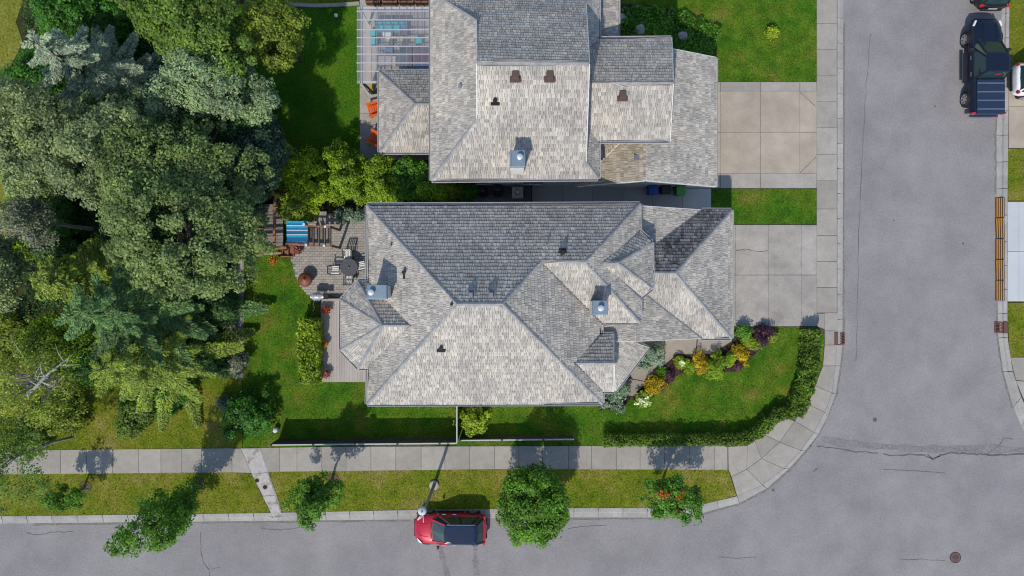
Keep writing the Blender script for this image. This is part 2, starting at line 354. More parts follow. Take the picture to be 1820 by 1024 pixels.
kerb('kerb', 'straight concrete kerb edge beside the driveway sidewalk', [(1486.5, 612), (1486.5, 300), (1486.5, -900)], [(1497, 612), (1498, 300), (1499, -900)])
kerb('kerb', 'concrete kerb on the right side of the street', [(1796, -900), (1791, 25), (1789, 241), (1787, 430), (1788, 600), (1797, 660), (1812, 705), (1840, 770), (1900, 800), (2600, 830)],
     [(1788, -900), (1780, 25), (1771, 241), (1771, 430), (1774, 600), (1783, 660), (1801, 725), (1830, 790), (1895, 818), (2600, 848)])

# lawns and other ground pieces
lawns = []
def lawn(pts, mat, label, z=.10):
    o = sheet('lawn', pts, -.3, z, mat, label=label); lawns.append((pts, mat, z, label)); return o
lawn([(-1200, 848), (60, 841), (400, 838), (449, 841), (487, 919), (452, 912), (50, 917), (-1200, 928)], LAWN_B, 'olive grass verge left of the drain channel', .11)
lawn([(478, 838), (900, 833), (1293, 834), (1308, 880), (1237, 899), (1150, 903), (1020, 903), (750, 906), (503, 912)], LAWN_B, 'long grass verge between sidewalk and lower street', .11)
lawn([(433, 380), (700, 380), (700, 600), (812, 600), (812, 791), (433, 795)], LAWN, 'green back lawn beside the central house')
lawn([(812.5, 600), (1310, 581), (1464, 581), (1464, 600), (1461, 650), (1447, 686), (1411, 747), (1377, 736), (1353, 770), (1327, 791), (812.5, 792)], LAWN, 'front corner lawn enclosed by the hedges')
lawn([(1263, 336), (1450, 336), (1450, 399), (1263, 399)], LAWN, 'small grass rectangle between the two driveways')
lawn([(1060, -500), (1451, -500), (1451, 146), (1060, 146)], LAWN, 'bright lawn in front of the upper house')
lawn([(415, 10), (645, 8), (645, 330), (415, 330)], LAWN_N, 'shady back lawn beside the glazed pergola')
lawn([(-1200, 640), (432, 640), (432, 797), (60, 800), (-1200, 806)], LAWN_B, 'dry grass below the trees along the sidewalk')
lawn([(-1200, -600), (45, -600), (44, 0), (30, 40), (42, 75), (26, 110), (40, 140), (24, 180), (44, 230), (30, 290), (42, 330), (28, 380), (38, 430), (30, 520), (-1200, 520)], LAWN_L, 'sunlit meadow at the left edge behind the trees')
lawn([(1788, 265), (2200, 265), (2200, 357), (1788, 357)], LAWN_B, 'grass patch above the white driveway on the right')
lawn([(1792, -600), (2200, -600), (2200, 60), (1791, 60)], LAWN_B, 'grass strip beside the parked cars at upper right')
lawn([(1790, 60), (1815, 60), (1815, 124), (1790, 124)], LAWN_B, 'narrow grass piece beside the pickup truck')
lawn([(1788, 538), (2200, 538), (2200, 634), (1793, 634)], LAWN_B, 'grass patch below the white driveway on the right')
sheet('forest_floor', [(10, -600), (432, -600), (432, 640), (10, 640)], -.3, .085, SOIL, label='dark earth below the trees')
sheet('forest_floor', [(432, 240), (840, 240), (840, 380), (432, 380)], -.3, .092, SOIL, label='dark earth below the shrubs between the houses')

def slabs(name, label, polys, mat, z, base=None, gap=.012):
    r = sheet(name, base, -.3, z - .02, JOINT, label=label)
    for p in polys: sheet('paving_slab', p, .0, z, mat, r, None, gap)
    return r
def grid(x0, y0, x1, y1, xs, ys):
    X = [x0] + xs + [x1]; Y = [y0] + ys + [y1]
    return [[(a, c), (b, c), (b, d), (a, d)] for a, b in zip(X[:-1], X[1:]) for c, d in zip(Y[:-1], Y[1:])]
slabs('driveway', 'grey concrete driveway of the central house', grid(1270, 400, 1450, 580, [1306, 1364, 1423], [489]), CONC_D, .128, [(1270, 399.6), (1450, 399.6), (1450, 580.5), (1270, 580.5)])
dv = slabs('driveway', 'beige concrete driveway of the upper house with grey borders', grid(1255, 163, 1450, 309, [1279, 1350, 1420], [236]), CONC_B, .13, [(1200, 146.5), (1450, 146.5), (1450, 335.6), (1200, 335.6)])
for p in grid(1230, 147, 1450, 163, [1279, 1350, 1420], []) + grid(1200, 309, 1450, 335, [1279, 1350], []): sheet('paving_slab', p, 0, .13, CONC, dv, None, .012)
for pts in ([(1420, 165), (1448, 190)], [(1420, 308), (1448, 281)], [(1306, 446), (1325, 443), (1345, 448), (1364, 446)]): ribbon(pts, .03, .1345, .003).build('crack', CRACK, dv)
slabs('driveway', 'very pale concrete driveway behind the orange ramps', grid(1788, 359, 2200, 536, [1808, 1880], [447]), CONC_W, .128, [(1787, 358), (2200, 358), (2200, 537), (1787, 537)])
slabs('driveway', 'beige concrete driveway under the white car', grid(1790, 125, 2200, 264, [1850], [190]), CONC_B, .128, [(1790, 124.5), (2200, 124.5), (2200, 264.6), (1789, 264.6)])
slabs('sidewalk', 'concrete corner paving at the lower right edge', [[(1793, 635), (1960, 635), (1960, 690), (1803, 675)], [(1803, 676), (1960, 692), (1960, 800), (1850, 765), (1815, 705)]], CONC, .126, [(1793, 635), (2100, 635), (2100, 812), (1900, 798), (1840, 768), (1812, 703)])
al = slabs('alley', 'shaded concrete passage between the two houses', grid(945, 318, 1263, 400, [1000, 1053, 1106, 1159, 1212], []), CONC_A, .11, [(840, 300), (1263.5, 300), (1263.5, 401), (840, 401)])
sheet('gravel_strip', [(838, 300), (944, 300), (944, 385), (838, 385)], -.3, .118, GRAVEL, label='dark gravel strip under the tubs and the air conditioner')
# entrance walk and planting bed of the central house
FP = [[(1240, 596), (1300, 596), (1300, 606), (1262, 629), (1236, 629)], [(1180, 590), (1239, 590), (1235, 629), (1202, 629), (1180, 648)], [(1120, 600), (1179, 596), (1179, 649), (1150, 678), (1120, 672)], [(1085, 672), (1120, 673), (1150, 679), (1124, 704), (1085, 696)]]
slabs('entrance_path', 'tan concrete path along the front of the central house', FP, M('path_tan', [(.27, .235, .195), (.32, .28, .235)], scale=1, fine=.06, rough=.9, isl=.03), .125, [(1085, 590), (1300.5, 590), (1300.5, 607), (1262, 630), (1201, 630), (1124, 705), (1085, 697)])
sheet('planting_bed', [(1121, 703), (1201, 631), (1262, 631), (1300, 608), (1306, 582), (1375, 582), (1372, 600), (1330, 640), (1305, 660), (1245, 662), (1212, 662), (1196, 672), (1180, 692), (1150, 712), (1130, 716)], -.1, .118, MULCH, label='dark mulched planting bed beside the entrance path')
sheet('planting_bed', [(1065, 690), (1124, 704), (1110, 722), (1065, 730)], -.1, .119, MULCH, label='mulched corner under the blue junipers at the house')
sheet('planting_bed', [(1060, 8), (1150, 10), (1220, 24), (1262, 60), (1272, 90), (1255, 104), (1060, 104)], -.1, .115, MULCH, label='mulched bed under the wide ground cover')
# back garden
pt = sheet('patio', [(520, 400), (560, 380), (700, 380), (700, 540), (556, 531), (540, 515), (526, 492), (518, 458), (520, 430)], -.2, .112, GRAVEL, label='grey block paved patio with a curved edge')
pp = G([(521, 400), (560, 381), (690, 381), (690, 535), (557, 530), (541, 514), (527, 491), (519, 457), (521, 430)])
mb = MB(); bx, by = .26, .15; y0 = min(p[1] for p in pp); row = 0
while y0 < max(p[1] for p in pp):
    x0 = -13.2 + (row % 2) * bx / 2
    while x0 < -7.2:
        if inpoly(np.array([x0]), np.array([y0]), pp)[0]: mb.box((x0, y0, .09), (bx - .018, by - .018, .07 + random.uniform(0, .006)))
        x0 += bx
    y0 += by; row += 1
mb.build('paving_block', PAVER, pt, kind='stuff')
gp = sheet('garden_path', [(413, 455), (434, 455), (434, 650), (413, 650)], -.2, .108, CONC_A, label='narrow grey path between the trees and the back lawn')
for a in range(456, 650, 24): sheet('paving_slab', [(415, a), (425, a), (425, a + 24), (415, a + 24)], 0, .118, CONC_A, gp, None, .01); sheet('edging_stone', [(426, a), (433, a), (433, a + 24), (426, a + 24)], 0, .15, CONC, gp, None, .006)
pn = slabs('patio', 'concrete terrace of the upper house under the pergola', grid(640, 0, 790, 285, [676], [60, 108, 156, 203, 222, 250]), CONC_D, .125, [(639, -40), (800, -40), (800, 290), (639, 290)])
for i, (a, b) in enumerate([((516, 10), (560, 12)), ((560, 12), (600, 11)), ((600, 11), (640, 8)), ((478, 232), (498, 246)), ((498, 246), (516, 262))]):
    A = P(*a); B_ = P(*b); MB().bar(A + Vector((0, 0, .13)), B_ + Vector((0, 0, .13)), .2, .14).build('edging_stone', CONC, pn)
# composite deck under the bay
dk = thing('deck', 'tan composite deck with flower pots beside the lime hedge', 'deck', P(610, 610))
x = 571.0
while x < 655:
    a = P(x, 535, .35); b = P(x + 4.2, 679, .35)
    MB().box(((a.x + b.x) / 2, (a.y + b.y) / 2, .33), (b.x - a.x + .006, a.y - b.y, .05)).build('plank', DECKG, dk); x += 4.6
MB().box((P(612, 607, .15) + Vector((0, 0, .0))), (P(654, 0).x - P(572, 0).x, 4.7, .28)).build('joist_frame', WOOD_G, dk)
MB().bar(P(606, 533, .36), P(573, 533, .36), .14, .3).build('step', DECKG, dk)

# grass blades (countless): one mesh for every lawn
def grass(pts, mat, z, label, dens=75, hgt=.055):
    q = G(pts); xs = np.array([p[0] for p in q]); ys_ = np.array([p[1] for p in q])
    x0, x1 = max(xs.min(), -31.5), min(xs.max(), 31.5); y0, y1 = max(ys_.min(), -18), min(ys_.max(), 18)
    if x1 <= x0 or y1 <= y0: return
    n = int((x1 - x0) * (y1 - y0) * dens); X = rng.uniform(x0, x1, n); Y = rng.uniform(y0, y1, n); k = inpoly(X, Y, q); X = X[k]; Y = Y[k]; n = len(X)
    if n < 10: return
    a = rng.uniform(0, 6.283, n); hh = hgt * rng.uniform(.5, 1.5, n); ln = rng.normal(0, .03, (n, 2)); wd = rng.uniform(.012, .03, n)
    V = np.zeros((n, 3, 3)); V[:, 0] = np.stack([X + np.cos(a) * wd, Y + np.sin(a) * wd, np.full(n, z - .01)], 1)
    V[:, 1] = np.stack([X - np.cos(a) * wd, Y - np.sin(a) * wd, np.full(n, z - .01)], 1); V[:, 2] = np.stack([X + ln[:, 0], Y + ln[:, 1], z + hh], 1)
    o = link('grass', npmesh('grass', V.reshape(-1, 3), mat, 3), None, kind='stuff'); o["label"] = 'grass blades of the ' + label; o["category"] = 'grass'
for pts, mat, z, label in lawns: grass(pts, mat, z, label)

# ------------------------------------------------------------------ houses
def house(name, label, base, V, FA, wallboxes, wallmat, solo=(), gables=(), slope_mats={}):
    root = thing(name, label, 'house', base)
    pts = {k: (P(*v) if len(v) == 3 else Vector(v[:3])) for k, v in V.items()}
    roof_mb = MB(); facets = {}; edges = {}
    for fn, ids in FA.items():
        q = [pts[i] for i in ids]; c = sum(q, Vector()) / len(q); n = Vector()
        for i in range(len(q)): n += (q[i] - c).cross(q[(i + 1) % len(q)] - c)
        n.normalize()
        if n.z < 0: n = -n; ids = ids[::-1]; q = q[::-1]
        facets[fn] = (ids, q, c, n)
        q = [Vector((p.x, p.y, c.z - (n.x * (p.x - c.x) + n.y * (p.y - c.y)) / n.z)) for p in q]
        facets[fn] = (ids, q, c, n)
        k = len(q); d = Vector((0, 0, .14))
        roof_mb.add([p - Vector((0, 0, .01)) for p in q] + [p - d for p in q], [tuple(range(k)), tuple(range(2 * k - 1, k - 1, -1))] + [(i, k + i, k + (i + 1) % k, (i + 1) % k) for i in range(k)])
        for i in range(k): edges.setdefault(frozenset((ids[i], ids[(i + 1) % k])), []).append(fn)
    roof = roof_mb.build('roof', DECKW, root)
    nsolo = 0
    for fn, (ids, q, c, n) in facets.items():
        mat = slope_mats.get(fn, SHAKE)
        v = (Vector((0, 0, 1)) - n * n.z).normalized(); u = v.cross(n)
        uv = [((p - c).dot(u), (p - c).dot(v)) for p in q]
        vmin = min(b for a, b in uv); vmax = max(b for a, b in uv)
        def scan(y):
            xs = []
            for i in range(len(uv)):
                (x0, y0), (x1, y1) = uv[i], uv[(i + 1) % len(uv)]
                if (y0 > y) != (y1 > y): xs.append(x0 + (x1 - x0) * (y - y0) / (y1 - y0))
            xs.sort(); return [(xs[i], xs[i + 1]) for i in range(0, len(xs) - 1, 2)]
        E = .215; mb = MB(); y = vmin - .04
        while y < vmax - .02:
            ya, yb = max(y, vmin + .004), min(y + E, vmax - .004); ym = (ya + yb) / 2
            A, B, Mi_ = scan(ya), scan(yb), scan(ym)
            if len(A) != len(Mi_): A = Mi_
            if len(B) != len(Mi_): B = Mi_
            for s, (l, r) in enumerate(Mi_):
                (la, ra), (lb, rb) = A[s], B[s]; x = min(la, lb) - random.uniform(0, .1); xe = max(ra, rb)
                while x < xe:
                    wd = random.choice((.08, .10, .12, .15, .19)) * random.uniform(.85, 1.15); x0, x1 = x + .007, x + wd - .007; x += wd
                    c0, c1, d0, d1 = min(max(x0, la), ra), min(max(x1, la), ra), min(max(x0, lb), rb), min(max(x1, lb), rb)
                    if max(c1 - c0, d1 - d0) < .015: continue
                    jy = random.uniform(-.014, .014); h0 = .054 + random.uniform(-.006, .012); h1 = .018
                    def W(a, b, h): return c + u * a + v * b + n * h
                    vs = [W(c0, ya + jy - .012, h0), W(c1, ya + jy - .012, h0 + random.uniform(-.004, .004)), W(d1, yb + .02, h1), W(d0, yb + .02, h1), W(c0, ya + jy - .012, .0), W(c1, ya + jy - .012, .0), W(d1, yb + .02, 0), W(d0, yb + .02, 0)]
                    fs = [(0, 1, 2, 3), (4, 5, 1, 0), (5, 6, 2, 1), (7, 4, 0, 3)]
                    if fn in solo and nsolo < 300:
                        MB().add(vs, fs).build('shake', mat, roof); nsolo += 1
                    else: mb.add(vs, fs)
            y += E
        if mb.v: mb.build('shakes', mat, roof, kind='stuff')
    for e, fl in edges.items():
        ia, ib = tuple(e); a, b = pts[ia], pts[ib]
        if len(fl) == 2:
            n1, n2 = facets[fl[0]][3], facets[fl[1]][3]; c1, c2 = facets[fl[0]][2], facets[fl[1]][2]
            d = (b - a).normalized()
            def side(n, c):
                s = d.cross(n).normalized(); return s if s.dot(c - a) > 0 else -s
            s1, s2 = side(n1, c1), side(n2, c2); up = (n1 + n2).normalized()
            convex = n1.dot(c2 - a) < -1e-4; mb = MB(); L = (b - a).length
            if convex:
                if a.z > b.z: a, b = b, a; d = -d
                k = max(1, int(L / .24))
                for i in range(k):
                    t0, t1 = a + d * (L * i / k - .02), a + d * (L * (i + 1) / k + .02); lo, hi = .062, .045
                    wq = .068
                    vs = [t0 + up * (lo + .02), t0 + s1 * wq + n1 * lo, t1 + s1 * wq + n1 * hi, t1 + up * (hi + .02), t0 + s2 * wq + n2 * lo, t1 + s2 * wq + n2 * hi, t0 + s1 * wq, t0 + s2 * wq, t1 + s1 * wq, t1 + s2 * wq, t0]
                    mb.add(vs, [(0, 1, 2, 3), (4, 0, 3, 5), (1, 6, 8, 2), (7, 4, 5, 9), (0, 4, 7, 10, 6, 1)])
                mb.build('ridge_cap', CAP, roof)
            else:
                h = .062; wq = .06
                mb.add([a + up * h, b + up * h, b + s1 * wq + n1 * h, a + s1 * wq + n1 * h, b + s2 * wq + n2 * h, a + s2 * wq + n2 * h], [(0, 1, 2, 3), (1, 0, 5, 4)])
                mb.build('valley_flashing', VALLEY, roof)
        else:
            ids, q, c, n = facets[fl[0]]; L = (b - a).length
            if L < .3: continue
            d = (b - a).normalized(); o = d.cross(Vector((0, 0, 1))).normalized()
            if o.dot(c - a) > 0: o = -o
            if abs(d.z) < .06:
                if a.z > c.z: continue      # top edge against a wall
                mb = MB(); up = Vector((0, 0, 1)); z = Vector((0, 0, -.075))
                mb.bar(a + o * .02 + z, b + o * .02 + z, .02, .15, up); mb.bar(a + o * .125 + z * 1.0, b + o * .125 + z * 1.0, .02, .13, up)
                mb.bar(a + o * .072 + z * 1.7, b + o * .072 + z * 1.7, .085, .02, up); mb.build('gutter', GUTTER, root)
            else:
                MB().bar(a + o * .02 + Vector((0, 0, -.06)), b + o * .02 + Vector((0, 0, -.06)), .035, .2).build('rake_board', TRIM, root)
    for pl, z0, z1 in wallboxes: MB().prism(pl, z0, z1).build('wall', wallmat, root)
    for gb in gables:
        q = [pts[i] - Vector((0, 0, .16)) for i in gb]; n = (q[1] - q[0]).cross(q[2] - q[0]).normalized() * .12
        ins = n.normalized() * .38 * (1 if n.dot(Vector((base[0], base[1], 0)) - q[0]) > 0 else -1); q = [p + ins for p in q]
        k = len(q); MB().add([p for p in q] + [p - n for p in q], [tuple(range(k)), tuple(range(2 * k - 1, k - 1, -1))] + [(i, k + i, k + (i + 1) % k, (i + 1) % k) for i in range(k)]).build('gable_wall', wallmat, root)
    return root, roof, pts
def rect(x0, y0, x1, y1): return [(x0, y0), (x1, y0), (x1, y1), (x0, y1)]
def window(root, c, ax, wd, ht, name='window'):
    """ax: outward axis 'x+','x-','y+','y-'"""
    c = Vector(c); s = 1 if ax[1] == '+' else -1
    o = Vector((s, 0, 0)) if ax[0] == 'x' else Vector((0, s, 0)); t = Vector((-o.y, o.x, 0)); up = Vector((0, 0, 1)); mb = MB()
    for k in (-1, 1):
        mb.bar(c + t * (k * wd / 2) - up * (ht / 2) + o * .03, c + t * (k * wd / 2) + up * (ht / 2) + o * .03, .08, .08, o)
        mb.bar(c - t * (wd / 2 - .05) + up * (k * ht / 2) + o * .03, c + t * (wd / 2 - .05) + up * (k * ht / 2) + o * .03, .075, .08)
    f = mb.build(name, TRIM, root)
    MB().bar(c - t * (wd / 2 - .03) + o * .015, c + t * (wd / 2 - .03) + o * .015, .02, ht - .06).build('pane', GLASS, f)
def garage_door(root, c, wd, ht):
    c = Vector(c); f = MB().bar(c + Vector((.02, -wd / 2, 0)), c + Vector((.02, wd / 2, 0)), .05, ht).build('garage_door', TRIM, root)
    for i in range(4): MB().bar(c + Vector((.05, -wd / 2 + .05, -ht / 2 + ht * (i + .5) / 4)), c + Vector((.05, wd / 2 - .05, -ht / 2 + ht * (i + .5) / 4)), .03, ht / 4 - .04).build('panel', TRIM, f)

V1 = dict(A=(653, 365, 5.5), B=(1137, 363, 5.5), C=(1040, 465, 7.89), D=(960, 465, 7.89), E=(893, 540, 9.5), F=(812, 540, 9.5), G=(653, 718, 5.5), H=(1070, 717, 5.5), I=(1068, 573, 5.5), J=(1137, 573, 5.5),
          K=(654, 500, 5.5), L=(731, 578, 7.46), M=(654, 654, 5.5), N=(1070, 695, 5.5), Q=(1020, 645, 6.61), R=(1068, 595, 5.5), T=(1137, 530, 5.5), U=(1070, 469, 7.15), V=(1136, 410, 5.5), W1=(1158, 431, 5.5), W2=(1159, 512, 5.5), X=(1098, 467, 7.15),
          a1=(637, 500, 5.5), a2=(607, 533, 5.5), a3=(606, 622, 5.5), a4=(637, 654, 5.5), ap=(680, 578, 7.46), g1=(1090, 595, 5.5), g2=(1090, 695, 5.5), g3=(1090, 645, 6.61),
          Z1=(1300, 374, 2.9), Z2=(1300, 601, 2.9), Y2=(8.36, .78, 5.4, 0), y0=(6.0, .78, 5.4, 0), va=(10.42, 4.27, 2.9, 0), vb=(7.38, 2.16, 4.42, 0), vc=(6.0, 1.2, 5.11, 0), wa=(6.0, 4.27, 5.11, 0),
          sa=(10.42, -2.75, 2.9, 0), sb=(7.08, -.38, 4.57, 0), sc=(6.3, .2, 4.96, 0), sd=(6.3, -2.75, 4.96, 0), se=(4.0, -2.75, 5.3, 0), sf=(4.0, -1.2, 5.3, 0), sg=(6.3, -1.2, 4.96, 0),
          p1=(1090, 598, 4.4), p2=(1152, 618, 2.9), p3=(1094, 694, 2.9))
F1 = dict(north=['A', 'B', 'C', 'D', 'E', 'F'], west=['A', 'F', 'G', 'M', 'L', 'K'], south=['G', 'F', 'E', 'H'], east=['H', 'E', 'D', 'I', 'R', 'Q', 'N'], wing_s=['I', 'D', 'C', 'J'], wing_e=['J', 'C', 'B', 'V', 'U', 'T'],
          bay_ne=['V', 'W1', 'X', 'U'], bay_e=['W1', 'W2', 'X'], bay_se=['U', 'X', 'W2', 'T'], wb_n=['K', 'L', 'ap', 'a1'], wb_nw=['a1', 'ap', 'a2'], wb_w=['a2', 'ap', 'a3'], wb_sw=['a3', 'ap', 'a4'], wb_s=['a4', 'ap', 'L', 'M'],
          gab_n=['R', 'g1', 'g3', 'Q'], gab_s=['Q', 'g3', 'g2', 'N'], gar_n=['va', 'Z1', 'Y2', 'y0', 'vc', 'vb'], gar_e=['Z1', 'Z2', 'Y2'], gar_s=['Z2', 'sa', 'sb', 'sc', 'y0', 'Y2'],
          lean_n=['va', 'vb', 'vc', 'wa'], lean_s=['sa', 'sd', 'sc', 'sb'], lean_w=['sd', 'sg', 'sf', 'se'], porch=['p1', 'p2', 'p3'])
bayw = [P(*p)[:2] for p in ((653, 512, 5.5), (640, 512, 5.5), (620, 536, 5.5), (620, 620, 5.5), (640, 642, 5.5), (653, 642, 5.5))]
baye = [P(*p)[:2] for p in ((1120, 420, 5.5), (1134, 424, 5.5), (1147, 437, 5.5), (1147, 506, 5.5), (1134, 520, 5.5), (1120, 520, 5.5))]
h1, roof1, p1_ = house('hipped_house', 'large shake-roofed house with many hips in the middle of the lot', (0, 0, 0), V1, F1,
    [(rect(-6.9, -5.45, 4.0, 3.75), 0, 5.55), (rect(3.99, -1.25, 6.03, 3.74), 0, 5.52), (bayw, 0, 5.45), (baye, 2.6, 5.45), (rect(6.04, -2.3, 11.6, 3.8), 0, 2.95), (rect(4.01, -5.0, 4.7, -2.4), 0, 5.4)],
    STUCCO, solo=('gar_n', 'bay_ne'), gables=[('g1', 'g3', 'g2')], slope_mats={'gar_n': SHAKE_M})
for x in (-4.5, -1.0, 2.5): window(h1, (x, -5.45, 4.2), 'y-', 1.5, 1.3); window(h1, (x, -5.45, 1.5), 'y-', 1.5, 1.4); window(h1, (x, 3.75, 4.2), 'y+', 1.1, 1.1)
for y in (-4.0, 2.3): window(h1, (-6.9, y, 4.2), 'x-', 1.4, 1.3); window(h1, (-6.9, y, 1.6), 'x-', 1.4, 1.5)
garage_door(h1, (11.6, .7, 1.2), 4.8, 2.3); window(h1, (6.03, -.4, 4.6), 'x+', .9, .9)
MB().bar((4.74, -3.5, .12), (4.74, -2.7, .12), .1, 4.2).build('door', flat('door_brown', (.12, .06, .04), .5), h1)
for k in ('p2', 'p3'):
    q = p1_[k]; MB().box((q.x * .985, q.y * .985, 1.4), (.18, .18, 2.8)).build('porch_post', TRIM, h1)

V2 = dict(A=(767, 320, 5.5), B=(767, -15, 5.5), C=(848, 212, 7.5), D=(848, 37, 7.5), r1=(848, 112, 9.27), r2=(1047, 112, 9.27), E=(1041, 287, 6.15), F=(1063, 317, 5.5), G=(1063, -15, 5.5), H=(1041, 6, 6.15),
          e1=(1063, 69, 5.5), e2=(1193, 68, 5.5), e3=(1196, 147, 7.45), e4=(1038, 147, 7.45), e5=(1042, 88, 6.06), e6=(1190, 250, 5.5), e7=(1062, 250, 5.5), e8=(1041, 231, 6.06),
          s1=(1060, -30, 4.7), s2=(1098, -30, 4.1), s3=(1098, 68, 4.1), s4=(1060, 68, 4.7),
          gw=(3.63, 5.6, 2.8, 0), gr=(6.96, 5.6, 4.9, 0), ge=(11.22, 5.6, 2.8, 0), gn=(11.22, 12.68, 2.8, 0), gm=(6.96, 12.68, 4.9, 0), gv=(3.63, 7.9, 2.8, 0), gt=(6.96, 7.9, 4.9, 0),
          t1=(5.75, 7.75, 4.17, 0), t2=(4.7, 6.75, 3.50, 0), t3=(4.5, 7.75, 4.21, 0), t4=(4.5, 6.75, 3.52, 0),
          v1=(-7.25, 11.87, 3.0, 0), v2=(-7.25, 7.46, 3.0, 0), v3=(-5.07, 9.66, 4.6, 0), v4=(-3.6, 9.66, 4.6, 0), v5=(-3.6, 11.87, 3.0, 0), v6=(-3.6, 7.46, 3.0, 0))
F2 = dict(south=['A', 'C', 'r1', 'r2', 'E', 'F'], north=['B', 'G', 'H', 'r2', 'r1', 'D'], west=['A', 'B', 'D', 'C'], east=['F', 'E', 'H', 'G'], blk_n=['e1', 'e2', 'e3', 'e4', 'e5'], blk_s=['e4', 'e3', 'e6', 'e7', 'e8'],
          strip=['s1', 's2', 's3', 's4'], gar_e=['gr', 'ge', 'gn', 'gm'], gar_w=['gw', 'gr', 'gt', 'gv'], small=['t1', 't3', 't4', 't2'], wing_n=['v1', 'v3', 'v4', 'v5'], wing_w=['v1', 'v2', 'v3'], wing_s=['v2', 'v6', 'v4', 'v3'])
h2, roof2, p2_ = house('gabled_house', 'shake-roofed house with brown roof vents at the top edge', P(930, 150), V2, F2,
    [(rect(-3.6, 6.02, 3.9, 14.65), 0, 5.52), (rect(3.91, 8.0, 7.75, 12.3), 0, 5.5), (rect(4.1, 5.95, 10.8, 12.32), 0, 2.8), (rect(-6.8, 7.9, -3.59, 11.45), 0, 3.02), (rect(3.92, 12.35, 5.0, 16), 0, 4.1)],
    STUCCO2, solo=('wing_n', 'gar_w'), gables=[('C', 'r1', 'D'), ('E', 'r2', 'H'), ('e2', 'e3', 'e6'), ('gw', 'gr', 'ge')], slope_mats={'gar_w': SHAKE_T, 'small': SHAKE_T})
for x in (-2.0, 1.2): window(h2, (x, 6.02, 4.3), 'y-', 1.2, 1.1); window(h2, (x, 6.02, 1.6), 'y-', 1.2, 1.1)
window(h2, (-6.8, 9.6, 1.6), 'x-', 2.2, 1.6); window(h2, (7.75, 10, 4.4), 'x+', 1.4, 1.1); window(h2, (-3.6, 13.2, 4.3), 'x-', 1.4, 1.2)
garage_door(h2, (10.8, 9.0, 1.15), 4.8, 2.2)

# chimneys, vents and pipes: parts of the houses' roofs
def roof_z(facet, pts, F_, x, y):
    q = [pts[i] for i in F_[facet]]; n = Vector(); c = sum(q, Vector()) / len(q)
    for i in range(len(q)): n += (q[i] - c).cross(q[(i + 1) % len(q)] - c)
    return c.z - (n.x * (x - c.x) + n.y * (y - c.y)) / n.z
def on_roof(h, px, py):
    """world point of a photo pixel on a roof slope"""
    facet, pts, F_ = h; z = 7.0
    for _ in range(30): p = P(px, py, z); z = roof_z(facet, pts, F_, p.x, p.y)
    return P(px, py, z)
def chimney(root, px, py, wx, wy, topz, fx=0.0, fy=0.0):
    p = P(px, py, topz); f = MB().box((p.x, p.y, (topz + 4.8) / 2), (wx - .12, wy - .12, topz - 4.8)).build('chimney', STUCCO2, root)
    MB().box((p.x, p.y, topz - .05), (wx, wy, .16), taper=.97).build('chimney_cap', GALV, f, bevel=.015)
    c = (p.x + fx, p.y + fy, topz + .02)
    MB().lathe(c, [(.10, 0), (.10, .16), (.14, .18), (.14, .23), (.05, .28)], 20).build('flue', GALV_L, f, smooth=False)
    for sx in (-1, 1): MB().box((p.x + sx * wx * .44, p.y, topz + .045), (.03, wy * .9, .03)).build('cap_seam', GALV, f)
chimney(h1, 670, 519, 1.0, .70, 8.0, -.24, -.02); chimney(h1, 1067, 547, .76, .70, 7.9, .0, -.02); chimney(h2, 920, 282, .74, .82, 8.0, .1, .05)
def box_vent(h, roof, px, py, mat, wd=.36, lg=.42, face=1):
    p = on_roof(h, px, py); mb = MB(); mb.box(p + Vector((0, 0, .03)), (wd + .16, lg + .16, .06)); mb.box(p + Vector((0, 0, .16)), (wd, lg, .26), taper=.82)
    mb.build('roof_vent', mat, roof, bevel=.012)
N1 = lambda f: (f, p1_, F1)
N2 = lambda f: (f, p2_, F2)
box_vent(N1('north'), roof1, 837, 524, GREYM, .24, .26); box_vent(N1('north'), roof1, 873, 524, GREYM, .24, .26); box_vent(N1('north'), roof1, 1000, 449, BLACKM, .2, .26)
box_vent(N2('south'), roof2, 916, 136, VENT_B); box_vent(N2('south'), roof2, 977, 136, VENT_B); box_vent(N2('blk_s'), roof2, 1106, 170, VENT_B)
def pipe(h, roof, px, py, mat, r=.055, ht=.4, flange=True, fw=(.42, .14)):
    p = on_roof(h, px, py); mb = MB()
    if flange: mb.box(p + Vector((0, -.12, .05)), (fw[0], fw[1], .05))
    mb.tube([p - Vector((0, 0, .1)), p + Vector((0, 0, ht))], r, 10); mb.build('vent_pipe', mat, roof)
pipe(N1('south'), roof1, 784, 619, BLACKM, .09, .34); pipe(N1('west'), roof1, 719, 484, BLACKM, .09, .34, fw=(.14, .42)); pipe(N2('south'), roof2, 880, 181, BLACKM, .1, .3)
pipe(N1('west'), roof1, 695, 437, GALV, .06, .3, False); pipe(N1('north'), roof1, 971, 437, GALV, .05, .3, False); pipe(N2('west'), roof2, 818, 155, GALV, .09, .25, False); pipe(N2('north'), roof2, 979, 4, GALV, .06, .3, False); pipe(N1('west'), roof1, 803, 541, BLACKM, .07, .2, False)
p = on_roof(N2('gar_w'), 1131, 281); MB().box(p + Vector((0, 0, .07)), (.26, .3, .1)).build('roof_vent', GREYM, roof2, bevel=.01)

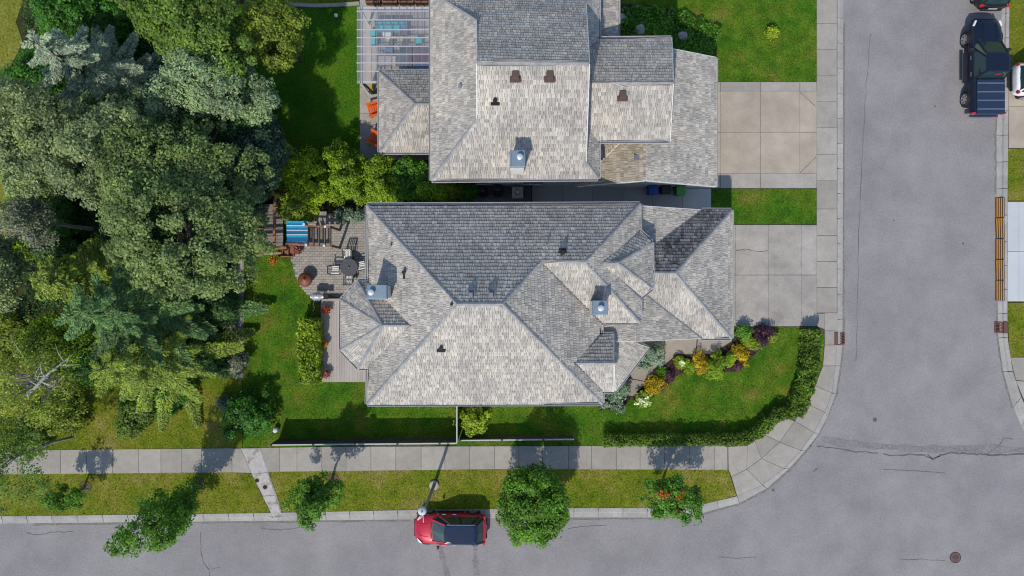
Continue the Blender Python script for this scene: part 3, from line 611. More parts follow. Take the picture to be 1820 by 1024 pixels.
# ------------------------------------------------------------------ trees, shrubs, hedges
def lobes(D, seed, amp):
    r = np.random.default_rng(seed); s = np.ones(len(D))
    for k in range(5):
        a = unit(r.normal(size=(1, 3)))[0]; s += amp * .45 * np.sin(D @ a * r.uniform(2.5, 5.5) + r.uniform(0, 6.28))
    return s
def crown_pts(c, rad, nclump, per, crad, seed, amp=.35, low=-.35, flat_=.75, hollow=.45):
    """clump centres spread through the crown volume, leaves through each clump; returns leaf centres, normals, clump centres"""
    r = np.random.default_rng(seed); c = np.array(c); rad = np.array(rad)
    D = unit(r.normal(size=(nclump * 3, 3))); D = D[D[:, 2] > low][:nclump]
    s = lobes(D, seed + 1, amp) * (hollow + (1 - hollow) * r.random(len(D)) ** .45)
    CC = c + D * rad * s[:, None]
    n = r.integers(int(per * .6), int(per * 1.4) + 1, len(CC)); idx = np.repeat(np.arange(len(CC)), n)
    d = unit(r.normal(size=(len(idx), 3))); cr = crad * r.uniform(.65, 1.3, len(CC))
    off = d * (cr[idx] * r.random(len(idx)) ** .4)[:, None]; off[:, 2] *= flat_
    C = CC[idx] + off
    Nn = d * .55 + unit(C - c) * .35 + np.array([0, 0, .75]) + r.normal(size=C.shape) * .45
    return C, Nn, CC
def limbs(mb, base, c, CC, r0, k, seed, hub=.45):
    r = random.Random(seed); base = Vector(base); c = Vector(c); top = base.lerp(c, 1.0)
    path = [base, base.lerp(c, .35) + Vector((r.uniform(-.1, .1), r.uniform(-.1, .1), 0)), base.lerp(c, .7), top]
    mb.tube([base - Vector((0, 0, .15))] + path[1:], [r0 * 1.25, r0, r0 * .75, r0 * .45], 9)
    pick = [CC[r.randrange(len(CC))] for _ in range(k)]
    for q in pick:
        q = Vector(q); a = base.lerp(c, r.uniform(hub, .95)); m = a.lerp(q, .5) + Vector((0, 0, (q - a).length * .08))
        mb.tube([a, m, q], [r0 * .45, r0 * .28, r0 * .08], 6)
def tree(name, label, base, c, rad, leaf, n=(160, 130), crad=.6, lsize=.17, trunk=.18, amp=.35, seed=None, bark=None, nl=10, low=-.35, group='', extra=None, cat='tree', hollow=.45, nlv=1.0, asp=.6):
    seed = seed if seed is not None else random.randrange(10000)
    root = thing(name, label, cat, (base[0], base[1], .08))
    C, Nn, CC = crown_pts(c, rad, n[0], n[1], crad, seed, amp, low, hollow=hollow)
    mb = MB(); limbs(mb, (base[0], base[1], .08), c, CC, trunk, nl, seed); mb.build('trunk', bark or BARK, root, smooth=True)
    sz = lsize * np.random.default_rng(seed).uniform(.6, 1.35, len(C))
    cr = link('crown', npmesh('crown', leaves(C, Nn, sz, sz * asp), LF[leaf]), root)
    if extra:
        em, k, es = extra; r = np.random.default_rng(seed + 5); sel = r.choice(len(CC), k)
        C2 = np.repeat(CC[sel], 22, 0) + r.normal(size=(k * 22, 3)) * .13 + np.array([0, 0, crad * .6])
        link('berries', npmesh('berries', leaves(C2, r.normal(size=C2.shape) + [0, 0, 1], es, es * .9), LF[em]), root, kind='stuff')
    return root
def bush(name, label, px, py, r, h, leaf, n=(34, 70), lsize=.12, crad=.28, flowers=None, ry=None, cat='shrub', amp=.3, z=.1, seed=None, group=None):
    seed = seed if seed is not None else random.randrange(10000)
    b = P(px, py, h * .6); base = (b.x, b.y, z); root = thing(name, label, cat, base, 0, group)
    c = (b.x, b.y, z + h * .45)
    C, Nn, CC = crown_pts(c, (max(.05, r - crad * .6), max(.05, (ry or r) - crad * .6), max(.05, h * .55 - crad * .4)), n[0], n[1], crad, seed, amp, -.8, .9, .25)
    C[:, 2] = np.maximum(C[:, 2], z + .02)
    mb = MB()
    for i in range(5): q = Vector(CC[i % len(CC)]); mb.tube([(b.x, b.y, z - .05), Vector((b.x, b.y, z)).lerp(q, .5), q], [.03, .02, .006], 5)
    mb.build('stem', BARK, root)
    sz = lsize * np.random.default_rng(seed).uniform(.6, 1.35, len(C))
    link('foliage', npmesh('foliage', leaves(C, Nn, sz, sz * .6), LF[leaf]), root)
    if flowers:
        fl, k, fs = flowers; rr = np.random.default_rng(seed + 3); up = CC[CC[:, 2] > c[2] - h * .1]; sel = up[rr.choice(len(up), k)]
        C2 = np.repeat(sel, 16, 0) + rr.normal(size=(k * 16, 3)) * fs * .5 + np.array([0, 0, crad * .75])
        link('flowers', npmesh('flowers', leaves(C2, rr.normal(size=C2.shape) * .6 + [0, 0, 1], fs, fs * .8), LF[fl]), root)
    return root
def conifer(name, label, tip, h, r, leaf, whorls=16, nb=8, dens=60, blade=(.24, .055), seed=1, droop=.25, up=.1, z0=.08, twig=.5, group=None):
    """tip: photo pixel of the tree top, h: real height"""
    t = P(tip[0], tip[1], h); R_ = np.random.default_rng(seed); root = thing(name, label, 'tree', (t.x, t.y, .08), 0, group)
    mb = MB(); mb.tube([(t.x, t.y, -.1), (t.x, t.y, h * .5), (t.x, t.y, h * .97)], [.2, .12, .02], 8)
    Cs = []; Ts = []; Ns = []
    for i in range(whorls):
        fz = z0 + (1 - z0) * (i / whorls) ** .92; zz = h * fz; L = r * (1 - fz) ** .8 * 1.02 + .18
        k = max(5, int(nb * (1 - .35 * fz)))
        for j in range(k):
            az = 2 * math.pi * (j + .5 * (i % 2)) / k + R_.normal(0, .16); l = L * R_.uniform(.62, 1.12); zb = zz + R_.normal(0, .12)
            d = np.array([math.cos(az), math.sin(az), 0]); s = np.array([-d[1], d[0], 0])
            def pos(u): return np.array([t.x, t.y, zb]) + d * (l * u)[:, None] + np.array([0, 0, 1]) * (l * (up * u - droop * u * u + .16 * u ** 4))[:, None]
            m = int(dens * l) + 14
            u = R_.random(m) ** .62 * .96 + .04; side = R_.uniform(-1, 1, m); wmax = twig * l * .5 * (1 - u) ** .55 * np.minimum(1, u * 3.5) + .07
            fl = side * wmax
            c = pos(u) + s * fl[:, None] + d * (np.abs(fl) * .55)[:, None]; c[:, 2] += -np.abs(fl) * .28 + R_.normal(0, .025, m)
            T = d * 1.0 + s * (np.sign(side) * (.35 + .9 * np.abs(side)))[:, None] + R_.normal(0, .25, (m, 3)); T[:, 2] -= .12
            Cs.append(c); Ts.append(T); Ns.append(R_.normal(0, .45, (m, 3)) + [0, 0, 1] + d * .3)
            q = pos(np.array([0, .5, .95])); mb.tube([tuple(x) for x in q], [.035, .022, .008], 4, False)
    C = np.concatenate(Cs); T = np.concatenate(Ts); N_ = np.concatenate(Ns)
    mb.build('trunk', BARK, root)
    sz = R_.uniform(.65, 1.3, len(C))
    link('crown', npmesh('crown', leaves(C, N_, blade[0] * sz, blade[1] * sz, T), LF[leaf]), root)
    return root
def hedge(name, label, path, width, h, leaf, dens=700, lsize=.12, seed=3, cat='hedge', z=.1):
    pts = [P(x, y, h * .75) for x, y in path]; root = thing(name, label, cat, (pts[0].x, pts[0].y, z)); r = np.random.default_rng(seed)
    Cs = []; Ns = []; mb = MB()
    for a, b in zip(pts[:-1], pts[1:]):
        L = (b - a).length; n = int(L * width * dens); d = np.array((b - a).normalized()); s = np.array([-d[1], d[0], 0])
        u = r.uniform(-.12, L + .12, n); v = r.uniform(-1, 1, n); zz = r.random(n) ** .45
        bump = 1 + .10 * np.sin(u * 4.1 + 1) * np.sin(v * 3 + u * 2.2) + .03 * np.sin(u * 11)
        edge = np.sqrt(np.maximum(0, 1 - .28 * np.abs(v) ** 4)); 
        C = np.array(a)[None] * [1, 1, 0] + d * u[:, None] * [1, 1, 0] + s * (v * width / 2 * bump * (1 - .1 * zz ** 6))[:, None]; C[:, 2] = z + h * zz * bump * edge + r.normal(0, .03, n)
        Cs.append(C); Ns.append(s * (v * .8)[:, None] + [0, 0, .8] + r.normal(0, .55, (n, 3)))
        k = max(2, int(L / .5))
        for i in range(k): q = a.lerp(b, (i + .5) / k); mb.tube([(q.x, q.y, z - .05), (q.x, q.y, z + h * .4), (q.x + random.uniform(-.2, .2), q.y + random.uniform(-.2, .2), z + h * .8)], [.03, .025, .01], 5)
    mb.build('stem', BARK, root); C = np.concatenate(Cs); sz = lsize * r.uniform(.6, 1.4, len(C))
    link('foliage', npmesh('foliage', leaves(C, np.concatenate(Ns), sz, sz * .62), LF[leaf]), root); return root
def PT(px, py, h): q = P(px, py, h); return (q.x, q.y, h)
def dtree(label, cpx, h_c, rad, leaf, name='broadleaf_tree', base=None, **k):
    """crown centre by photo pixel at real height h_c, standing upright below it"""
    c = PT(cpx[0], cpx[1], h_c); return tree(name, label, base or c, c, rad, leaf, **k)

conifer('blue_spruce', 'silvery blue spruce with radiating branches at upper left', (42, 66), 9.5, 3.9, 'sprblue', 10, 7, 300, (.19, .05), 11, .34, .14, twig=.34)
conifer('spruce_tree', 'dark green spruce fanning out above the dry grass', (108, 562), 11.0, 4.8, 'sprgreen', 11, 7, 330, (.18, .05), 12, .30, .12, twig=.30)
conifer('spruce_tree', 'yellowish green spruce at the lower edge of the trees', (165, 660), 8.5, 4.5, 'spryel', 9, 7, 300, (.18, .05), 13, .38, .16, twig=.30)
conifer('pine_tree', 'soft yellow green pine at the left among grey trees', (62, 500), 7.5, 3.1, 'spryel', 13, 8, 140, (.22, .06), 15, .12, .3, twig=.7)
D = dict(trunk=.13)
dtree('broad silver green tree, largest of the crowns on the left', (300, 350), 7.2, (3.9, 3.9, 3.2), 'silver', n=(430, 165), crad=.46, lsize=.145, trunk=.3, seed=21, amp=.4, nl=16, hollow=.6)
dtree('blue grey tree between the silvery spruce and upper lawn', (362, 160), 6.0, (2.7, 1.7, 2.0), 'sprgrey', n=(260, 120), crad=.40, lsize=.15, seed=14, asp=.4, **D)
dtree('silver green tree left of the largest crown', (165, 262), 6.6, (2.3, 2.2, 2.4), 'greyg', n=(200, 140), crad=.42, lsize=.14, seed=22, hollow=.6, amp=.45, **D)
dtree('grey green tree touching the left picture edge', (58, 240), 6.0, (2.0, 2.3, 2.2), 'greyg', n=(230, 110), crad=.42, lsize=.135, seed=23, **D)
dtree('leafy green tree at the top between spruce and lawn', (338, 50), 6.4, (2.4, 2.0, 2.3), 'green', n=(220, 140), crad=.42, lsize=.15, seed=24, amp=.4, hollow=.6, **D)
dtree('yellow green tree at the top beside the shady lawn', (486, 55), 4.6, (1.5, 1.8, 1.9), 'olive', n=(170, 120), crad=.38, lsize=.14, seed=25, **D)
dtree('green tree cut by the top edge left of centre', (255, -20), 6.0, (1.4, 1.2, 1.6), 'green', n=(100, 110), crad=.42, lsize=.15, seed=26, **D)
dtree('dark green tree behind the silvery spruce', (135, 22), 3.2, (1.9, 1.3, 1.4), 'deep', n=(130, 110), crad=.40, lsize=.14, seed=27, **D)
dtree('dark blue green tree right of the largest crown', (470, 290), 4.2, (1.2, 1.8, 1.8), 'darkblue', n=(170, 120), crad=.4, lsize=.14, seed=28, **D)
dtree('small dark tree above the largest crown', (390, 220), 4.6, (1.9, 1.1, 1.6), 'dark', n=(130, 120), crad=.42, lsize=.14, seed=29, **D)
dtree('pale grey green slender tree at the left above the pine', (62, 392), 5.0, (1.1, 1.4, 1.6), 'silverdry', n=(110, 80), crad=.4, lsize=.11, seed=30, bark=BARK_G, trunk=.1)
dtree('bright green tree on the left edge above the meadow gap', (62, 325), 3.0, (1.2, 1.3, 1.2), 'bright', n=(90, 100), crad=.36, lsize=.13, seed=31, trunk=.1)
dtree('grey olive tree on the left edge beside the pine', (8, 480), 5.0, (1.3, 2.0, 1.9), 'greyg', n=(150, 100), crad=.42, lsize=.13, seed=32, bark=BARK_G, trunk=.1)
dtree('dark undergrowth tree left below the silvery spruce', (60, 145), 2.2, (1.9, 1.3, 1.1), 'deep', n=(120, 100), crad=.38, lsize=.13, seed=33, trunk=.1)
dtree('dark green tree below the silvery spruce', (205, 205), 3.6, (1.4, 1.1, 1.4), 'dark', n=(100, 110), crad=.4, lsize=.14, seed=34, trunk=.1)
dtree('sparse pale-barked tree at the lower left edge', (45, 685), 6.0, (2.4, 2.5, 2.2), 'olive', n=(150, 42), crad=.5, lsize=.12, seed=35, bark=M('bark_white', [(.34, .32, .29), (.48, .46, .42)], scale=3, rough=.85), nl=46, hollow=.35, trunk=.10, name='birch_tree')
dtree('thin leafy tree overhanging the sidewalk at the left edge', (18, 815), 5.0, (1.9, 2.2, 1.9), 'green', n=(130, 50), crad=.45, lsize=.12, seed=36, bark=BARK_G, nl=20, hollow=.3, trunk=.08)
dtree('green tree filling the gap between the two dark conifers', (130, 620), 3.0, (1.8, 1.5, 1.3), 'deep', n=(110, 100), crad=.42, lsize=.14, seed=37, trunk=.1)
dtree('loose green tree left of the yellowish spruce', (100, 600), 4.2, (1.6, 1.4, 1.4), 'bright', n=(110, 70), crad=.42, lsize=.12, seed=38, trunk=.08)
# bare white limb in the birch and countless low undergrowth leaves
bt = [o for o in bpy.data.objects if o.name.startswith('birch_tree')][0]
mb = MB(); A_, B_ = P(48, 704, 8.2), P(130, 630, 7.2)
mb.tube([A_, A_.lerp(B_, .5) + Vector((0, .1, .1)), B_], [.07, .05, .012], 7)
for i in range(9):
    u = random.uniform(.15, .9); q = A_.lerp(B_, u); e = q + Vector((random.uniform(-.9, .9), random.uniform(-.9, .9), random.uniform(-.3, .4))); mb.tube([q, q.lerp(e, .5) + Vector((0, 0, .1)), e], [.03, .02, .006], 5)
mb.build('bare_limb', MATS['bark_white'], bt)
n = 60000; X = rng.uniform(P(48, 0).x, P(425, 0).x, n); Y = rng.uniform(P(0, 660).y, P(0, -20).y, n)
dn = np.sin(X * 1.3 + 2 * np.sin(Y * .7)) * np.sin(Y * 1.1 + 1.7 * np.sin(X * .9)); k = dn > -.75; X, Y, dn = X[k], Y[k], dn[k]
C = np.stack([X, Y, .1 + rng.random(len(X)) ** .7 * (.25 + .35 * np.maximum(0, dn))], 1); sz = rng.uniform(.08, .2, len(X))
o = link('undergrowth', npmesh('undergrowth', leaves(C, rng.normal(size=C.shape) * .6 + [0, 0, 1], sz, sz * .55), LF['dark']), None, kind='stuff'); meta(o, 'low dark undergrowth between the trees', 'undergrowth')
# understorey
for i, (lb, px, py, r, h, lf) in enumerate([
    ('dark shrub in the shade between largest tree and garden path', 395, 545, 1.0, 1.8, 'dark'), ('dark green round shrub beside the back lawn corner', 434, 738, 1.45, 2.2, 'deep'),
    ('dark shrub under the spruces near the path', 370, 645, 1.2, 1.8, 'dark'), ('low green shrub under the yellowish spruce', 300, 690, 1.4, 1.4, 'deep'),
    ('grassy green shrub at the edge of the dry grass', 235, 735, 1.3, 1.1, 'green'), ('olive shrub below the sparse pale-barked tree', 110, 735, 1.6, 1.5, 'olive'),
    ('green shrub at the top left corner', 58, 112, 1.1, 1.4, 'deep'), ('dark shrub beneath the top green tree', 300, 150, 1.5, 1.8, 'dark'),
    ('dark shrub at the foot of the blue green tree', 430, 395, 1.3, 1.8, 'darkblue'), ('dark shrub left of the shady lawn', 450, 190, 1.1, 1.5, 'dark'),
    ('yellow green shrub at the left edge beside the meadow', 18, 385, .9, 1.3, 'yellow'), ('dark shrub deep between largest tree and pine', 215, 445, 1.6, 1.8, 'dark'),
    ('shadowed shrub under the dark spruce', 280, 590, 1.6, 1.4, 'dark'), ('shadowed shrub between the trees at the left centre', 95, 440, 1.4, 1.4, 'dark'), ('dark shrub beside the spruce and silver tree', 245, 170, 1.2, 1.6, 'dark'), ('leafy shrub at the lower left near the sidewalk', 45, 770, 1.5, 1.6, 'green'), ('low olive shrub cut by the left edge', 5, 600, 1.6, 1.6, 'olive'),
    ('dark shrub beside the shady lawn curved edging', 470, 235, 1.0, 1.4, 'darkblue'), ('dark green shrub between the two top left trees', 205, 45, 1.5, 1.5, 'deep'), ('green shrub at the upper left meadow edge', 100, 45, 1.1, 1.3, 'deep'), ('leafy shrub beside the pale slender tree', 100, 395, 1.2, 1.6, 'deep'), ('green shrub in front of the meadow at far left', 35, 440, 1.1, 1.3, 'bright')]):
    bush('shrub', lb, px, py, r, h, lf, n=(90, 90), lsize=.14, crad=.32, seed=60 + i)
bush('silver_shrub', 'pale silver shrub leaning over the garden path', 418, 648, .8, 1.4, 'silverdry', n=(30, 60), lsize=.11, seed=81)
bush('silver_shrub', 'small silver blue shrub at the mulch patch', 400, 716, .5, .8, 'juniper', n=(18, 60), lsize=.1, seed=82)
bush('dry_shrub', 'leafless grey shrub beside the garden path', 408, 578, .6, 1.0, 'silverdry', n=(16, 26), lsize=.08, seed=83)
# shrub row between the houses
for i, (lb, px, py, r, ry, h, lf) in enumerate([
    ('bright yellow green shrub beside the striped awning', 545, 325, 1.75, 1.9, 3.2, 'yellow'), ('mid green shrub between blue green tree and yellow shrub', 492, 285, 1.2, 1.4, 2.4, 'bright'),
    ('green shrub left of centre in the row between the houses', 615, 310, 1.5, 1.7, 3.4, 'bright'), ('green shrub in the middle of the row between the houses', 675, 318, 1.45, 1.45, 3.4, 'bright'),
    ('green shrub near the upper house corner in the row', 732, 322, 1.4, 1.3, 3.3, 'rowan'), ('darker green shrub at the right end of the row', 785, 338, 1.35, .78, 3.3, 'bright'), ('dark green shrub against the tubs at the end of the row', 822, 341, .7, .6, 2.0, 'deep'), ('olive shrub at the deck edge under the yellow shrub', 525, 372, 1.1, .8, 2.2, 'olive')]):
    bush('garden_shrub', lb, px, py, r, h, lf, n=(170, 100), lsize=.13, crad=.30, ry=ry, seed=100 + i)
bush('juniper_shrub', 'blue grey juniper along the top of the patio', 622, 382, 1.05, .8, 'juniper', n=(60, 80), lsize=.12, ry=.45, seed=120)
# street trees
tree('street_tree', 'leaning small tree with dangling branches at the lower left', PT(152, 866, 0), PT(152, 866, 0)[:2] + (1.9,), (1.15, .5, 1.1), 'street', n=(46, 60), crad=.26, lsize=.13, trunk=.06, seed=41, nl=8)
tree('street_tree', 'feathery bent tree leaning over the lower street', PT(352, 862, 0), (PT(352, 862, 0)[0] + .5, PT(352, 862, 0)[1] - .45, 4.2), (1.1, 1.0, 3.6), 'street', n=(190, 65), crad=.34, low=-.9, lsize=.14, trunk=.10, seed=42, nl=12, amp=.5)
tree('street_tree', 'small dark leaved verge tree right of the drain channel', PT(592, 852, 0), PT(592, 852, 0)[:2] + (3.1,), (1.2, 1.1, 1.7), 'street', n=(120, 75), crad=.32, lsize=.14, trunk=.07, seed=43, nl=10, amp=.45)
tree('street_tree', 'dense round green tree right of the red car', PT(947, 868, 0), PT(947, 868, 0)[:2] + (2.7,), (1.85, 1.95, 1.85), 'street', n=(190, 120), crad=.42, lsize=.15, trunk=.11, seed=44, nl=12, amp=.12)
tree('rowan_tree', 'airy green tree with orange berries near the corner', PT(1176, 858, 0), PT(1176, 858, 0)[:2] + (2.5,), (1.45, 1.2, 1.2), 'rowan', n=(80, 80), crad=.34, lsize=.14, trunk=.07, seed=45, nl=10, amp=.35, extra=('rust', 9, .12))
for lb, x, y in [('mulch ring of the leftmost leaning verge tree', 152, 866), ('mulch ring of the feathery bent tree', 352, 860), ('mulch ring of the small dark verge tree', 592, 853)]:
    o = MB().lathe(P(x, y, .10), [(.42, 0), (.38, .04), (.15, .07)], 9).build('mulch_ring', MULCH_L); meta(o, lb, 'mulch')
# hedges and planting of the central house
hedge('hedge', 'trimmed lime green hedge along the deck', [(550, 570), (549, 678)], 1.3, 1.5, 'hedgey', 1500, .16, 50)
hedge('hedge', 'thick green hedge along the curved sidewalk by the driveway', [(1443, 590), (1441, 640), (1432, 690), (1414, 734)], 1.0, 1.1, 'hedge', 1300, .14, 51)
hedge('hedge', 'long low hedge along the sidewalk below the front lawn', [(1410, 734), (1382, 736), (1350, 768), (1315, 781), (1075, 783)], .72, .9, 'hedge', 1300, .13, 52)
bush('garden_shrub', 'yellow green shrub beside the fence post below the house', 841, 748, .95, 1.6, 'lime', n=(55, 70), lsize=.15, crad=.28, seed=130)
B = [('round_shrub', 'dark purple shrub at the driveway corner', 1357, 592, .58, .95, 'purple', None), ('round_shrub', 'bright green shrub at the driveway corner bed', 1320, 590, .42, .8, 'rowan', None), ('round_shrub', 'lime green shrub below the bright green one', 1328, 605, .36, .6, 'lime', None),
     ('round_shrub', 'golden shrub nearest the driveway in the bed', 1317, 628, .55, .7, 'gold', None), ('round_shrub', 'golden shrub in the middle of the bed', 1244, 645, .50, .7, 'gold', None), ('round_shrub', 'golden shrub at the lower end of the bed', 1165, 684, .62, .8, 'gold', None),
     ('round_shrub', 'low spreading green shrub between golden shrubs', 1279, 643, .68, .7, 'bright', None), ('flowering_plant', 'small hydrangea with white flowers by the path', 1210, 645, .32, .5, 'lime', ('white', 5, .13)), ('flowering_plant', 'hydrangea with white flowers at the lower bed end', 1146, 705, .46, .55, 'lime', ('white', 14, .13)),
     ('round_shrub', 'dark purple ground plant in the mulch bed', 1188, 667, .36, .25, 'purple', None), ('round_shrub', 'small purple plant beside the golden shrub', 1312, 650, .2, .25, 'purple', None), ('ornamental_grass', 'pale grass tuft at the purple shrub', 1374, 598, .3, .4, 'olive', None),
     ('juniper_shrub', 'blue green juniper beside the porch roof', 1164, 622, .62, 1.5, 'juniper', None), ('juniper_shrub', 'blue green juniper at the south-east house corner', 1105, 690, .5, 1.3, 'juniper', None), ('juniper_shrub', 'spreading pale juniper below the house corner', 1092, 708, .75, .8, 'juniper', None), ('juniper_shrub', 'low juniper along the porch edge', 1150, 640, .5, .7, 'juniper', None),
     ('round_shrub', 'low green perennial between lower golden and purple plants', 1172, 664, .3, .35, 'rowan', None), ('round_shrub', 'green perennial filling the bed beside the white hydrangea', 1226, 650, .34, .35, 'bright', None), ('round_shrub', 'leafy green perennial under the lime shrub', 1340, 612, .38, .35, 'olive', None), ('round_shrub', 'yellow green perennial right of the spreading shrub', 1298, 636, .34, .45, 'lime', None), ('round_shrub', 'low green edging plant below the spreading shrub', 1272, 660, .5, .25, 'bright', None),
     ('small_shrub', 'small yellow shrub on the upper front lawn', 1374, 58, .42, .7, 'lime', None)]
for i, (nm, lb, x, y, r, h, lf, fl) in enumerate(B): bush(nm, lb, x, y, r, h, lf, n=(46, 60), lsize=.11, crad=.22, flowers=fl, seed=150 + i, amp=.75)
hedge('ground_cover', 'wide dark green ground cover beside the upper house', [(1108, 54), (1180, 52), (1266, 84)], 2.7, .6, 'rowan', 900, .14, 53, cat='ground cover')
# rocks
def rock(label, px, py, r, seed):
    rr = random.Random(seed); me = MB(); p = P(px, py, .5); n = 9; prof = []
    for i, (f, z) in enumerate([(.8, 0), (1, .25), (.85, .6), (.45, .85)]):
        me.v += [(p.x + r * f * math.cos(6.283 * j / n) * rr.uniform(.7, 1.2), p.y + r * f * math.sin(6.283 * j / n) * rr.uniform(.7, 1.2), .1 + r * 1.6 * z + rr.uniform(-.05, .05) + .25) for j in range(n)]
    for i in range(3):
        for j in range(n): me.f.append((i * n + j, i * n + (j + 1) % n, (i + 1) * n + (j + 1) % n, (i + 1) * n + j))
    me.f.append(tuple(range(3 * n, 4 * n))); o = me.build('boulder', ROCK); meta(o, label, 'rock')
rock('pale boulder in the ground cover nearer the upper house', 1137, 54, .36, 1); rock('pale boulder in the ground cover nearer the driveway', 1213, 65, .32, 2); rock('pale rock against the wall of the upper house', 1104, 32, .3, 3)

# ------------------------------------------------------------------ vehicles
TYRE = flat('tyre_rubber', (.018, .018, .019), .85); RIM = flat('alloy_rim', (.55, .56, .58), .3, metallic=.8)
CARGLASS = flat('car_glass', (.018, .045, .05), .05, spec=.7); LAMP_R = flat('tail_lamp', (.45, .01, .01), .2, coat=1); LAMP_W = flat('head_lamp', (.7, .72, .75), .12, coat=1)
PLAST = flat('black_plastic', (.02, .02, .022), .6); CHROME = flat('chrome', (.75, .76, .78), .15, metallic=1.0)
def paint(n, c, m=.1): return flat(n, c, .35, metallic=m, coat=.6, spec=.2)
def shell(stn, n=7):
    """stn: list of (x, halfwidth bottom, halfwidth belt, halfwidth top, z0, zbelt, ztop, crown) -> closed lofted body"""
    mb = MB(); rows = []
    for x, wb, wm, wt, z0, zm, zt, cr in stn:
        half = [(wb * .9, z0), (wb, z0 + .12), (wm, z0 + (zm - z0) * .55), (wm * .985, zm), (wt, zt), (wt * .6, zt + cr * .7), (wt * .25, zt + cr * .95)]
        rows.append([(x, -y, z) for y, z in half] + [(x, y, z) for y, z in half[::-1]])
    k = len(rows[0]); mb.v = [p for r in rows for p in r]
    for i in range(len(rows) - 1):
        for j in range(k): mb.f.append((i * k + j, i * k + (j + 1) % k, (i + 1) * k + (j + 1) % k, (i + 1) * k + j))
    mb.f.append(tuple(range(k))[::-1]); mb.f.append(tuple(range(len(mb.v) - k, len(mb.v)))); return mb
def smooth_part(mb, name, mat, root, sub=1):
    o = mb.build(name, mat, root, local=True, smooth=True); m = o.modifiers.new('sub', 'SUBSURF'); m.levels = sub; m.render_levels = sub; return o
def wheel(root, x, y, r, wd=.22):
    s = 1 if y > 0 else -1; n = 24; mb = MB()
    def ring(rr, yy): return [(x + rr * math.cos(6.2832 * j / n), yy, r + rr * math.sin(6.2832 * j / n)) for j in range(n)]
    prof = [(r * .62, y - s * wd / 2), (r * .93, y - s * wd / 2), (r, y - s * wd * .35), (r, y + s * wd * .35), (r * .94, y + s * wd / 2), (r * .66, y + s * wd / 2), (r * .62, y + s * wd * .3)]
    for a, b in prof: mb.v += ring(a, b)
    for i in range(len(prof) - 1):
        for j in range(n): mb.f.append((i * n + j, i * n + (j + 1) % n, (i + 1) * n + (j + 1) % n, (i + 1) * n + j))
    w_ = mb.build('wheel', TYRE, root, local=True, smooth=True)
    rb = MB(); yo = y + s * wd * .42
    for k in range(6):
        a = 6.2832 * k / 6; d = Vector((math.cos(a), 0, math.sin(a))); c = Vector((x, yo, r)); rb.bar(c + d * .03, c + d * (r * .64), .07 * r / .33, .04, up=Vector((0, 1, 0)))
    rb.tube([(x, yo - .03 * s, r), (x, yo + .025 * s, r)], .06, 12)
    for j in range(n):
        a0, a1 = 6.2832 * j / n, 6.2832 * (j + 1) / n; c = Vector((x, yo, r)); rb.bar(c + Vector((math.cos(a0), 0, math.sin(a0))) * r * .66, c + Vector((math.cos(a1), 0, math.sin(a1))) * r * .66, .035, .05, up=Vector((0, 1, 0)))
    rb.build('rim', RIM, w_, local=True)
    MB().tube([(x, y - s * wd * .1, r), (x, y + s * wd * .05, r)], r * .62, 18).build('brake_disc', PLAST, w_, local=True)
def frustum(mb, base, top):
    n = len(base); mb.add(list(base) + list(top), [(i, (i + 1) % n, n + (i + 1) % n, n + i) for i in range(n)] + [tuple(range(n, 2 * n))]); return mb
